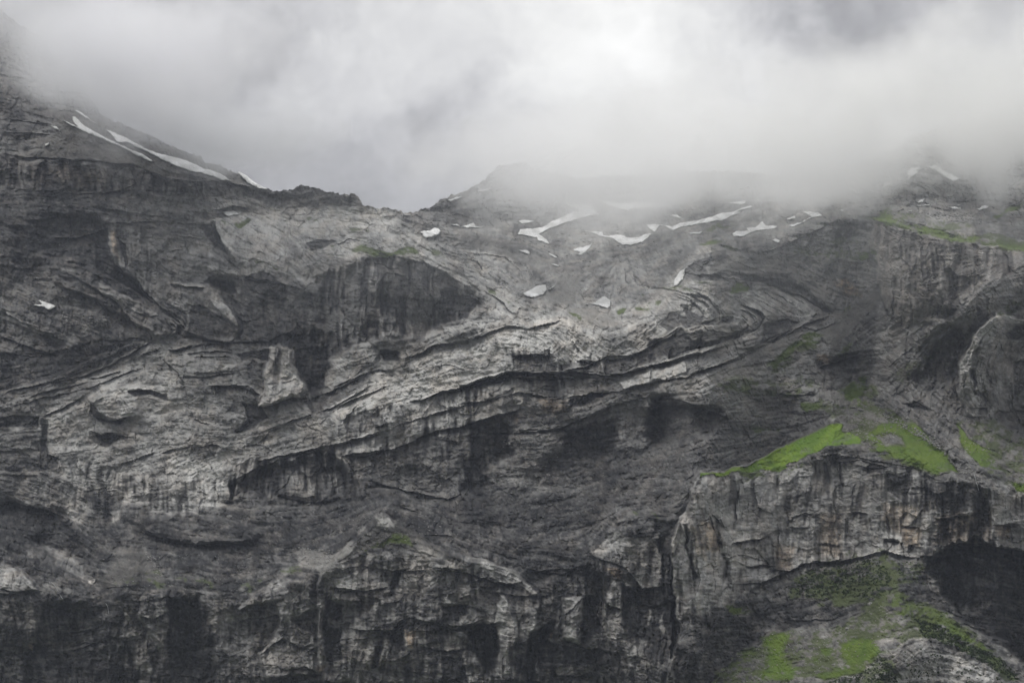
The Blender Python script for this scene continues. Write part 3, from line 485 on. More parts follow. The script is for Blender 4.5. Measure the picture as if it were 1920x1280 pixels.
GR = cover([
 ('I', '330,1280 480,1090 640,1010 900,985 1080,900 1250,820 1500,900 1620,980 1800,1120 1700,1130 1500,1080 1300,1050 1180,1140 900,1230 700,1290', .44, 10), ('I', '1230,830 1500,910 1650,1010 1800,1110 1780,1160 1600,1080 1400,1020 1250,930', .66, 8), ('I', '680,830 740,700 960,630 1200,610 1300,700 1260,800 1180,860 1000,880 800,860', .42, 8),
 ('H', '1000,560 1120,520 1220,440 1320,500 1480,610 1600,760 1500,800 1380,770 1180,690', .5, 8), ('H', '1540,480 1960,560 1960,830 1880,840 1700,790 1600,640', .34, 12), ('H', '960,500 1000,340 1120,280 1180,420 1200,540 1100,560', .4, 8), ('H', '560,280 680,180 840,60 900,80 860,130 760,160 720,260 860,330 800,400 620,380 500,330', .42, 8), ('H', '300,360 520,240 620,330 520,380 400,340 320,400', .34, 8),
 ('C', '1080,470 1200,430 1500,470 1750,540 1960,600 1960,640 1600,600 1400,540 1200,490', .36, 6), ('C', '640,640 1000,560 1150,640 1100,740 800,700', .25, 14),
 ('H', '268,803 400,772 480,750 560,708 640,668 780,610 895,552 925,534 1000,560 1110,628 1145,662 1000,640 900,648 860,700 780,735 700,750 650,792 560,772 470,792', 1.0, 1.5),
 ('H', '440,790 640,780 760,735 860,700 840,730 700,790 480,830', .55, 5), ('H', '1110,610 1180,560 1300,520 1420,580 1500,680 1580,775 1450,790 1350,745 1200,675', .78, 5), ('H', '1180,600 1300,610 1320,650 1220,650', .2, 6),
 ('H', '1555,515 1600,540 1650,620 1760,680 1880,765 1760,775 1700,770 1620,660', .74, 4), ('H', '1700,620 1960,590 1960,640 1760,650', .4, 8), ('H', '1850,830 1960,830 1960,900 1880,880', .8, 4), ('H', '1740,690 1960,760 1960,800 1800,770', .4, 6),
 ('H', '1000,360 1080,290 1112,300 1100,400 1060,510 1010,480', .66, 4), ('H', '750,425 880,437 890,470 790,482', .62, 3), ('H', '480,540 680,530 640,590 480,590', .3, 8), ('H', '590,250 700,150 830,68 892,75 880,100 780,130 700,215 620,290', .62, 4),
 ('H', '540,220 600,260 560,310', .4, 5), ('H', '330,340 420,300 440,380 350,400', .35, 8), ('H', '500,260 760,250 800,330 700,370 500,330', .25, 10), ('H', '820,370 1000,480 920,520', .3, 6), ('H', '970,170 1060,90 1060,120 990,190', .5, 3), ('H', '1240,270 1500,130 1480,180 1280,340', .2, 10),
 ('C', '340,855 430,778 500,790 510,830 400,850', .66, 3), ('C', '230,780 300,785 320,805 250,800', .5, 3), ('C', '30,830 200,815 300,830 200,845', .4, 4), ('C', '0,905 60,895 40,940 0,950', .5, 3), ('C', '980,925 1030,902 1012,960 980,955', .55, 3),
 ('C', '250,595 340,580 400,600 300,615', .6, 3), ('C', '340,590 560,640 540,655 340,615', .35, 3), ('C', '1080,465 1200,440 1350,485 1550,545 1700,575 1960,615 1960,640 1700,600 1500,580 1200,500', .66, 3), ('C', '1400,480 1640,520 1600,560', .3, 6), ('C', '1060,650 1150,636 1150,680 1080,692', .6, 3),
 ('C', '1770,460 1960,350 1960,385 1790,475', .75, 3), ('C', '740,500 900,500 800,580 740,560', .32, 8), ('C', '350,460 450,490 420,540 280,540', .32, 8), ('C', '820,560 1050,600 1050,700 900,700', .3, 12), ('C', '1860,890 1960,880 1960,940 1780,960 1800,930', .45, 5), ('C', '1180,430 1250,430 1240,460 1180,460', .6, 4),
 ('B', '100,610 200,605 290,640 420,605 450,640 330,660 290,680 220,655', .62, 3), ('B', '470,610 560,640 620,700 540,660', .45, 4), ('B', '800,835 860,845 970,915 930,925 860,885', .55, 3), ('B', '1000,890 1060,910 1150,950 1100,950', .5, 3), ('B', '1230,955 1300,970 1290,990 1250,980', .6, 2),
 ('B', '1480,920 1540,925 1520,950 1480,945', .6, 2), ('B', '1570,920 1700,890 1680,930 1600,960', .55, 3), ('B', '100,500 210,510 200,530 110,520', .4, 4), ('B', '1580,845 1640,850 1620,870', .5, 2),
 ('D', '1200,110 1290,80 1240,140 1210,130', .6, 3), ('D', '1110,90 1180,95 1180,115 1120,110', .45, 3), ('D', '1310,290 1380,305 1330,315', .6, 2), ('D', '1400,320 1480,345 1420,345', .6, 2), ('D', '1440,190 1500,195 1490,210', .5, 2), ('D', '1580,80 1660,70 1610,110', .45, 3), ('D', '1800,225 1919,250 1919,275 1820,250', .55, 3), ('D', '1690,220 1740,225 1720,240', .4, 3),
 ('E', '600,760 800,690 860,790 700,790', .3, 10), ('E', '1000,740 1100,740 1100,780', .3, 8), ('E', '880,740 960,740 960,780', .25, 8), ('E', '1440,690 1540,670 1640,710 1560,705', .48, 5), ('E', '1200,780 1330,740 1290,820', .22, 8),
 ('G', '180,605 250,550 320,505 370,520 430,570 300,575 220,600', .58, 4), ('G', '1540,405 1600,405 1580,420', .4, 4), ('G', '1660,415 1710,420 1690,435', .5, 3), ('G', '1420,520 1480,500 1500,530', .3, 4),
 ('I', '730,770 850,650 1200,615 1260,760 1190,850 1100,860 960,830 800,850 690,820', .42, 8), ('I', '1250,660 1400,650 1420,760 1280,780', .28, 8), ('I', '380,880 480,870 520,920 400,940', .62, 5), ('I', '560,1040 720,1000 690,1150 770,1200 750,1265 540,1290 610,1160', .82, 12), ('I', '1000,1060 1120,1048 1205,1110 1100,1180 1000,1180 960,1130', .86, 10),
 ('I', '880,1110 930,1100 940,1160 900,1150', .7, 3), ('I', '840,1150 880,1150 870,1190', .7, 3), ('I', '1000,1040 1180,960 1350,930 1360,1000 1250,1060 1120,1050', .5, 8), ('I', '1250,820 1500,900 1600,1000 1500,990 1350,930 1260,900', .6, 6), ('I', '400,1180 560,1060 540,1120 420,1220', .6, 5), ('I', '320,1250 420,1180 400,1290', .4, 6), ('I', '850,1230 1100,1180 1180,1140 1100,1210 900,1270', .7, 4),
 ('I', '1350,930 1500,985 1650,1075 1800,1145 1920,1270 1850,1265 1700,1175 1550,1090 1400,1045', .55, 5), ('I', '1080,880 1240,830 1230,900', .4, 6), ('I', '1640,860 1780,870 1750,900', .2, 5), ('I', '1180,1080 1240,1140 1290,1290 1000,1290 1150,1180', .45, 6)])
OCH = cover([('I', '255,460 320,450 352,590 280,595', .5, 7), ('I', '1310,470 1385,480 1380,570 1320,565', .5, 6), ('I', '880,420 980,430 970,620 880,620', .38, 9), ('I', '1180,340 1400,380 1300,500 1180,440', .3, 6), ('I', '640,560 740,560 740,690 650,690', .35, 6), ('I', '1780,470 1850,480 1850,540 1780,530', .5, 4),
 ('C', '1200,780 1440,800 1420,880 1300,950 1220,900', .25, 10), ('C', '930,790 1000,790 1080,870 1000,860', .7, 5), ('H', '860,170 940,180 930,220 860,210', .6, 4), ('E', '140,1080 175,1080 165,1130 140,1110', .7, 3), ('E', '1610,1200 1660,1200 1650,1240', .6, 3), ('G', '1380,690 1500,720 1480,760 1420,740', .5, 3),
 ('G', '380,1000 430,1000 420,1080 390,1080', .6, 3), ('F', '1050,520 1220,510 1200,580 1080,580', .4, 5), ('F', '900,610 980,600 970,650', .4, 4), ('D', '570,150 600,160 610,290 580,250', .5, 3), ('A', '150,860 600,880 560,960 150,960', .25, 8), ('G', '1120,1030 1150,1030 1140,1060', .7, 2), ('G', '1860,480 1919,500 1919,640 1880,620', .3, 5),
 ('C', '1150,480 1500,570 1919,630 1919,700 1640,850 1500,1000 1280,1020 1180,880', .12, 6), ('I', '1440,420 1750,395 1770,560 1500,570 1440,560', .3, 3)])

# ------------------------------------------------------------------ second, finer tracing: crop, outline, tone, metres proud(-)/back(+)
DET = [
 ('X', '1400,580 1540,400 1700,260 1950,190 1950,1080 1600,1140 1480,960 1400,720', .52, 0),
 ('X', '1500,700 1640,500 1780,420 1760,600 1600,900 1540,880', .4, 2), ('X', '1800,640 1950,600 1950,900 1820,980', .3, 3),
 ('J', '400,200 640,190 880,180 1120,220 1400,290 1560,380 1700,470 1815,575 1700,510 1500,440 1300,350 1000,275 800,222 500,230', .07, 9), ('J', '0,860 200,830 330,740 420,860 560,860 700,850 900,740 1000,680 980,760 700,880 420,970 0,1090', .12, 10),
 ('J', '1160,690 1300,640 1500,670 1400,760 1240,860 1110,860 1120,780', .09, 9), ('J', '330,480 500,500 530,600 520,660 640,640 560,690 380,740 300,640', .14, 7), ('J', '720,600 830,600 820,660 690,670', .08, 6), ('J', '130,580 300,560 330,700 200,760 100,700', .2, 4),
 ('J', '540,710 820,660 900,640 880,730 700,770 560,750', .62, -6), ('J', '860,860 1000,790 1100,800 1080,900 900,975', .52, -7), ('J', '450,1050 800,930 870,980 720,1060 520,1135', .3, -3), ('J', '0,1150 350,1080 360,1170 230,1220 0,1270', .86, -7),
 ('J', '900,340 1150,330 1400,400 1560,500 1640,600 1560,650 1350,620 1150,600 1050,520 890,440', .64, -3), ('J', '620,380 760,370 880,380 860,560 760,570 680,480', .56, -4), ('J', '340,460 500,520 540,600 450,560 340,480', .55, -3),
 ('J', '0,380 200,370 300,440 300,500 380,600 200,560 0,800', .64, -3), ('J', '620,60 760,30 830,120 800,190 600,160 540,130', .42, 2), ('J', '1640,600 1800,580 1760,740 1600,690', .22, 3), ('J', '350,130 420,70 560,60 620,30 560,120 430,200 350,190', .18, 5),
 ('K', '0,130 130,150 150,450 250,560 420,690 540,850 480,860 300,760 100,640 0,560', .08, 9), ('K', '0,700 300,800 540,930 700,1050 820,1130 800,1190 650,1060 400,1000 200,870 0,790', .56, -7), ('K', '1130,680 1380,680 1410,780 1330,790 1150,725', .05, 12),
 ('K', '1260,780 1400,850 1450,1000 1440,1200 1390,1280 1390,1110 1300,940', .2, 5), ('K', '1160,780 1290,930 1390,1110 1250,1010 1150,900', .64, -5), ('K', '960,940 1100,950 1250,1050 1370,1130 1370,1280 900,1280 930,1050', .2, 4), ('K', '720,680 1060,740 1050,752 740,712', .62, -3),
 ('K', '1050,130 1180,110 1220,200 1300,380 1330,440 1240,400 1100,260', .12, 7), ('K', '1110,540 1400,580 1480,630 1300,640 1120,600', .66, -6), ('K', '140,110 250,120 200,200 300,460 290,560 180,500 130,300', .56, -5), ('K', '230,250 300,300 330,500 300,520', .1, 4), ('K', '1200,120 1560,0 1900,60 1900,560 1600,450 1400,540 1320,420', .66, -4),
 ('K', '400,940 700,1080 800,1190 560,1250 380,1140', .36, 0), ('K', '640,870 900,1000 930,1180 880,1100 780,1000', .12, 6), ('K', '980,0 1280,0 1300,30 1100,90', .2, 3), ('K', '1500,640 1700,560 1900,700 1900,900 1700,830 1500,700', .14, 5), ('K', '1560,850 1700,900 1900,940 1850,1150 1600,1100', .3, 0),
 ('L', '0,400 400,390 700,300 1100,100 1400,0 900,0 400,150 0,120', .1, 5), ('L', '910,600 960,620 1010,700 1100,760 1250,740 1200,790 1000,790 920,700', .14, 7), ('L', '1270,510 1480,470 1650,500 1680,570 1600,540 1500,500 1330,540', .2, 5), ('L', '420,820 490,820 480,1120 570,1160 580,1270 400,1270 410,950', .2, 5),
 ('L', '880,960 1100,890 1300,950 1150,1000 1050,1060 950,1010', .17, 6), ('L', '0,760 370,740 380,850 0,880', .12, 5), ('L', '0,1060 200,1080 400,1180 400,1280 0,1280', .2, 3), ('L', '70,900 400,880 400,1060 100,1060', .44, -3), ('L', '500,480 720,440 700,560 520,600', .26, 2), ('L', '500,760 900,600 900,740 1000,1000 880,1100 560,1130 480,1080 490,840', .62, -3),
 ('M', '760,80 980,90 970,200 1040,300 1030,380 1180,500 1170,580 1050,580 830,640 650,670 740,490 720,370 770,230', .74, -12), ('M', '1000,100 1350,50 1360,300 1300,480 1200,600 1180,480 1050,370 1000,230', .11, 10), ('M', '1200,590 1420,480 1450,520 1300,700 1220,740 1120,630', .28, 5), ('M', '840,680 1080,630 1190,700 1210,760 1040,800 860,880 760,870', .6, -5),
 ('M', '480,620 700,680 750,780 560,880 420,900 520,760', .1, 8), ('M', '1340,300 1600,180 1850,100 1850,220 1620,350 1400,480 1310,460', .62, -5), ('M', '540,240 740,230 700,400 560,380', .26, 3), ('M', '0,230 450,230 460,280 0,320', .55, -3), ('M', '190,460 460,460 470,560 200,560', .4, 3), ('M', '430,130 750,100 760,220 500,180', .17, 5), ('M', '700,900 1100,800 1260,960 1900,880 1900,640 1500,760 1300,880', .68, 0),
 ('M', '1560,770 1900,660 1900,870 1560,920', .42, 3), ('M', '0,1050 260,1030 250,1160 0,1180', .4, 3), ('M', '290,1050 560,950 660,960 440,1100', .56, -4),
 ('N', '140,480 340,460 430,640 250,640', .3, 0), ('N', '450,240 650,260 640,420 460,420', .34, 0), ('N', '660,340 770,330 850,580 700,560', .4, -4), ('N', '1080,420 1300,430 1370,640 1150,640', .32, -3), ('N', '680,560 1080,620 1060,980 720,900', .15, 4), ('N', '1400,520 1700,600 1840,700 1700,860 1400,880 1370,700', .09, 5),
 ('N', '630,640 690,680 680,890 630,880', .3, -3), ('N', '540,560 580,600 570,750 540,680', .36, -2), ('N', '1090,830 1150,960 1140,990 1100,930', .42, -3), ('N', '1180,780 1240,880 1220,990 1180,900', .4, -3), ('N', '920,960 1060,1000 1050,1100 940,1150 900,1050', .34, -4), ('N', '820,760 860,790 850,850 820,820', .42, -1), ('N', '930,790 980,810 960,870 920,850', .42, -1),
 ('N', '1050,1090 1190,1070 1170,1180 1010,1240', .42, -3), ('N', '820,1130 1000,1160 980,1260 840,1240', .08, 8), ('N', '500,1100 700,1060 800,1200 760,1280 480,1280', .55, -5), ('N', '60,80 250,40 370,80 250,110 120,160', .2, 3), ('N', '1500,930 1700,860 1800,720 1900,740 1900,960 1600,1040 1250,1080 1300,980', .62, -2), ('N', '1100,1200 1400,1110 1900,1020 1900,1100 1500,1200', .55, 0),
 ('O', '550,280 640,260 780,270 860,230 940,180 930,280 1000,400 700,385 560,390', .3, 5), ('O', '1250,300 1390,320 1390,400 1270,400', .2, 5), ('O', '1470,270 1640,280 1900,200 1900,350 1650,420 1440,410', .2, 5), ('O', '560,400 880,400 1060,440 1060,480 900,490 700,450 560,450 200,540 0,580 0,540', .14, 5),
 ('O', '640,500 700,480 700,620 660,600', .58, -2), ('O', '700,480 1060,500 1080,620 960,680 780,640', .3, 2), ('O', '1080,470 1480,460 1600,580 1300,620 1090,620', .3, 0), ('O', '1610,500 1900,440 1900,530 1640,580', .86, -6), ('O', '700,680 870,690 860,820 760,840', .42, -3), ('O', '960,680 1110,680 1060,800 950,810', .42, -4), ('O', '0,740 440,640 620,640 620,780 300,850 60,940 0,900', .5, 0),
 ('O', '1110,690 1300,620 1500,600 1200,720 1120,760', .1, 5), ('O', '60,950 260,900 600,860 500,1020 130,1060', .24, 3), ('O', '120,1060 500,1040 500,1280 120,1280', .15, 4), ('O', '640,1060 820,1080 1020,1090 980,1200 860,1280 560,1280', .4, 0), ('O', '1060,1000 1540,960 1560,1280 1040,1280', .13, 4), ('O', '1560,1000 1700,1060 1880,1110 1850,1200 1600,1160', .48, -3),
 ('P', '440,330 840,340 800,700 760,800 640,680 540,620 360,600', .5, 0), ('P', '850,350 1260,330 1300,680 1200,830 1130,880 780,930 820,540', .52, 0), ('P', '780,930 1140,880 1250,830 1200,1150 900,1180 700,1040', .46, 3), ('P', '140,1100 200,880 340,680 380,1060 350,1280 150,1280', .5, -4), ('P', '300,760 340,760 330,1060 380,1280 340,1280 310,1000', .12, 4), ('P', '380,680 540,640 530,720 420,780', .4, 3),
 ('P', '1380,700 1620,690 1600,1000 1400,1000', .48, -3), ('P', '1640,80 1900,0 1900,400 1700,330 1580,150', .36, 0), ('P', '1290,480 1620,360 1620,660 1320,660', .42, 0), ('P', '0,720 250,740 180,900 140,1280 60,1280 50,850 0,850', .1, 8), ('P', '660,1060 1040,1050 1060,1150 880,1170 720,1120', .56, -4), ('P', '860,340 1540,170 1600,260 1300,330 900,400', .56, -3),
 ('Q', '760,280 870,270 880,450 760,440', .6, -3), ('Q', '760,460 890,460 880,620 780,760 720,750 750,600', .52, -6), ('Q', '870,620 970,620 980,800 880,810', .5, -4), ('Q', '740,780 860,780 860,940 770,950', .44, -3), ('Q', '860,960 1080,960 1000,1060 860,1080', .45, -4), ('Q', '550,260 750,240 740,560 560,420', .14, 3), ('Q', '900,260 1020,300 1010,600 930,600', .12, 4), ('Q', '1020,320 1560,400 1590,620 1300,660 1020,720', .17, 3),
 ('Q', '1020,720 1590,640 1590,940 1280,950 1080,960', .2, 0), ('Q', '1500,340 1900,480 1900,760 1640,760 1560,500', .6, -3), ('Q', '500,920 720,930 560,1040 500,1040', .3, 2), ('Q', '780,960 850,960 840,1080 770,1020', .28, 1), ('Q', '540,940 650,960 640,1040 580,1030', .4, -2), ('Q', '640,940 720,940 690,1020 660,1010', .42, -2), ('Q', '240,0 600,60 700,150 600,190 400,190 300,120', .14, 3), ('Q', '370,180 550,190 540,260 380,250', .08, 5),
 ('Q', '500,740 680,880 600,900 520,830', .5, -3), ('Q', '1640,780 1770,880 1720,920 1640,900', .36, -3), ('Q', '0,60 140,100 120,240 0,200', .12, 3), ('Q', '440,460 600,560 520,740 430,680', .48, -2), ('Q', '0,200 180,240 240,640 0,620', .44, 0), ('Q', '0,640 360,680 400,1060 0,1080', .4, 0), ('Q', '1240,970 1400,970 1400,1040 1240,1040', .16, -8),
 ('R', '270,430 440,430 440,640 330,660 260,560', .1, 6), ('R', '640,120 920,130 920,360 700,360', .38, -2), ('R', '920,140 1000,160 960,370 920,380', .08, 6), ('R', '1000,200 1090,260 1100,360 980,350', .42, -3), ('R', '340,230 600,180 600,330 430,360', .48, -4), ('R', '1500,350 1780,340 1780,400 1680,470 1420,450', .5, -6), ('R', '1410,470 1660,500 1660,640 1420,660', .07, 10),
 ('R', '1660,430 1860,560 1900,600 1600,690 1580,600 1680,600', .44, -3), ('R', '740,720 1000,640 1050,760 940,780', .2, -4), ('R', '960,720 1050,720 1060,940 940,920', .06, 6), ('R', '1060,740 1140,740 1140,910 1070,930', .46, -3), ('R', '1150,760 1270,780 1260,880 1160,870', .44, 0), ('R', '600,930 750,900 740,1100 640,1060', .46, -2), ('R', '760,900 850,910 820,1100 750,1100', .06, 5), ('R', '860,830 930,830 920,1050 840,1040', .46, -2),
 ('R', '940,950 1140,930 1340,1000 1340,1280 1180,1240 1140,1060 960,1060', .38, 0), ('R', '1400,720 1680,740 1640,920 1440,930', .4, -3), ('R', '430,680 660,640 700,760 540,960 430,900', .36, -2), ('R', '270,780 430,720 440,1020 270,1080', .12, 5), ('R', '0,430 240,380 260,900 60,900 0,760', .38, -2), ('R', '0,800 100,800 270,950 60,900', .5, -2), ('R', '1460,1000 1640,1000 1740,1280 1460,1260', .06, 8), ('R', '1640,960 1740,960 1870,1270 1740,1270', .44, -6),
 ('R', '1700,760 1900,680 1900,1200 1760,1000', .05, 10), ('R', '1150,580 1360,590 1340,650 1200,660', .48, -2), ('R', '750,400 890,400 860,660 760,680', .34, -2),
 ('S', '0,740 70,860 60,1040 0,1040', .04, 8), ('S', '60,420 140,430 150,560 230,720 240,860 220,1180 110,1180 80,960 100,740 20,700 50,560', .5, -7), ('S', '250,560 420,520 440,800 400,840 260,760', .4, -3), ('S', '390,510 430,580 440,760 400,800', .56, -3), ('S', '400,800 600,680 630,720 520,1000 480,1280 380,1280', .04, 12), ('S', '690,460 840,400 900,430 800,600 700,580', .56, -5),
 ('S', '720,610 800,600 910,420 910,880 780,850 710,740', .46, -7), ('S', '740,220 850,290 820,390 740,380', .36, -3), ('S', '910,160 1150,200 1160,460 1100,580 950,440', .13, 3), ('S', '1160,380 1220,280 1300,400 1305,545 1180,470', .5, -4), ('S', '1120,560 1300,540 1350,780 1180,800', .34, -2), ('S', '1310,300 1500,400 1840,440 1840,860 1400,780 1320,560', .07, 6), ('S', '1140,160 1290,180 1280,270 1150,210', .44, -2),
 ('S', '1490,0 1700,0 1680,270 1520,260', .42, -3), ('S', '1700,0 1790,0 1810,380 1720,340', .07, 10), ('S', '1790,0 1920,0 1920,660 1860,640 1810,360', .5, -4), ('S', '1380,980 1600,960 1640,1130 1400,1120', .34, 0), ('S', '1130,20 1400,80 1400,260 1300,240 1130,100', .34, -2), ('S', '0,100 220,140 320,260 430,370 380,370 240,270 100,280 0,240', .46, -5), ('S', '940,620 990,650 1000,760 940,760', .34, -1), ('S', '700,1080 900,1020 940,1180 720,1190', .28, -3),
 ('S', '400,880 900,900 1300,960 1300,1080 560,1080', .08, 3), ('S', '1590,520 1620,520 1620,690 1590,680', .42, -2), ('S', '1700,660 1740,560 1740,800 1710,780', .42, -2),
 ('W', '0,170 110,190 110,330 0,340', .44, -4), ('W', '120,170 200,220 200,320 160,310', .46, -4), ('W', '230,220 320,290 370,390 330,370 260,330', .48, -5), ('W', '400,260 540,280 640,440 560,440 450,400', .34, -2), ('W', '540,470 720,490 700,580 540,600', .05, 8), ('W', '270,460 420,520 400,660 370,890 270,880 280,640', .34, -5), ('W', '280,890 340,910 320,980 280,940', .44, -3), ('W', '1380,440 1480,340 1660,350 1670,440 1480,460', .4, -5),
 ('W', '1370,560 1430,470 1680,480 1620,640 1480,640', .38, -4), ('W', '1480,640 1640,620 1640,840 1560,930 1480,800', .34, -3), ('W', '1320,940 1420,900 1430,1150 1370,1080', .4, -3), ('W', '1440,830 1470,830 1470,1180 1440,1180', .4, -3), ('W', '720,940 960,850 1060,900 960,960', .22, -4), ('W', '0,1000 300,1050 300,1100 0,1080', .2, -3), ('W', '1250,530 1310,600 1290,630 1250,590', .46, -2), ('W', '1820,360 1890,420 1880,510', .4, -2),
 ('W', '880,230 965,235 955,260 890,258', .85, -2), ('W', '1700,500 1920,560 1920,900 1700,820', .13, 4), ('W', '600,1000 1200,1000 1280,1280 560,1280', .12, 4),
 ('X', '1240,640 1300,540 1500,260 1660,180 1900,120 1900,200 1700,260 1540,400 1400,560 1380,700 1320,720', .58, -6), ('X', '1240,700 1340,720 1420,900 1540,1060 1540,1150 1350,1150 1260,980', .56, -6), ('X', '1350,700 1410,700 1400,880 1540,990 1500,1010 1400,920', .13, 5), ('X', '1720,330 1820,240 1920,240 1920,360 1780,390', .14, 7), ('X', '1230,290 1310,300 1310,400 1240,600 1200,700 1100,900 980,920 940,760 980,600 1060,440 1180,360', .15, 8),
 ('X', '1310,300 1450,160 1500,260 1300,540', .28, 2), ('X', '1450,0 1560,0 1560,200 1480,200', .13, 4), ('X', '700,1040 860,1040 1000,1110 820,1120', .07, 8), ('X', '0,640 80,560 280,520 500,520 560,700 300,740 0,820', .16, 4), ('X', '440,480 560,500 560,620 460,560', .48, -2), ('X', '1460,960 1560,1040 1540,1150 1460,1140', .22, 3), ('I', '1590,690 1690,700 1740,760 1700,800 1600,780', .24, 2), ('I', '1690,850 1740,860 1720,900 1690,890', .4, -3), ('I', '1780,700 1880,720 1900,800 1800,790', .2, -4), ('I', '1640,620 1760,640 1900,650 1919,690 1700,680', .19, -4), ('I', '1420,650 1520,660 1500,720 1480,840 1440,800', .36, -3), ('I', '1560,860 1640,880 1660,930 1600,930', .2, -3),
 ('X', '1060,60 1260,100 1200,220 1080,200', .12, 3), ('X', '820,0 1000,0 960,260 760,280', .3, -2),
]
for crop, s, val, dep in DET:
    q, m = pmask(pts(s, crop), 1.3 + (1.2 if dep > 5 else 0), rag=.35)
    T[q] = T[q] * (1 - m) + val * m; D[q] += dep * (.8 if dep > 0 else .9) * m  # set-back outlines are toned darker as well, shale and painted shade together

# ------------------------------------------------------------------ relief
soft_cov = np.clip(SCREE + sstep((GR - .35) * 2.2), 0, 1)
rock = 1 - .86 * soft_cov
farw = np.clip((D / 2000.0), .7, 2.2)
far_s = sstep((440 - VV) / 60) * sstep((UU - 700) / 80)
ledge_c = np.tanh(bed_c * 1.3); ledge_f = np.tanh(bed_f * 1.4)
crack = -sstep((bed_f - 1.0) / .9) - .7 * sstep((jnt - 1.3) / .8) * (1 - STREAK)
R = 8.0 * big + 3.6 * mid * rock + rock * (
      1.5 * ledge_c + 1.15 * ledge_f * (1 - .35 * STREAK) + .55 * bed_x - 1.3 * crack
    - STREAK * (1.2 * ledge_c + .6 * ledge_f) + STREAK * (2.8 * ver_c + 1.7 * ver_f + 5.0 * fac1) + (1 - .4 * STREAK) * .6 * jnt
    + 5.5 * fac1 * (.4 + .6 * STREAK) + 2.6 * fac2 + 1.25 * fac3 + .55 * fine)
R += soft_cov * (1.0 * fnoise(20, 14, 61, 2.0) + .5 * fine + .5 * fac3 + .3 * bed_f)
R *= (1 + 1.2 * far_s)
PLATE = cover([('I', '270,260 460,240 700,230 900,150 1400,300 1440,560 1400,640 960,650 700,700 560,760 400,900 150,950 110,800 100,620 150,470 205,400', 1, 8), ('K', '1200,120 1560,0 1900,60 1900,560 1600,450 1320,420', .5, 5), ('L', '500,480 1900,200 1900,1000 500,1150', .45, 8)])
R *= 1 - .35 * PLATE
D = D + R * .9

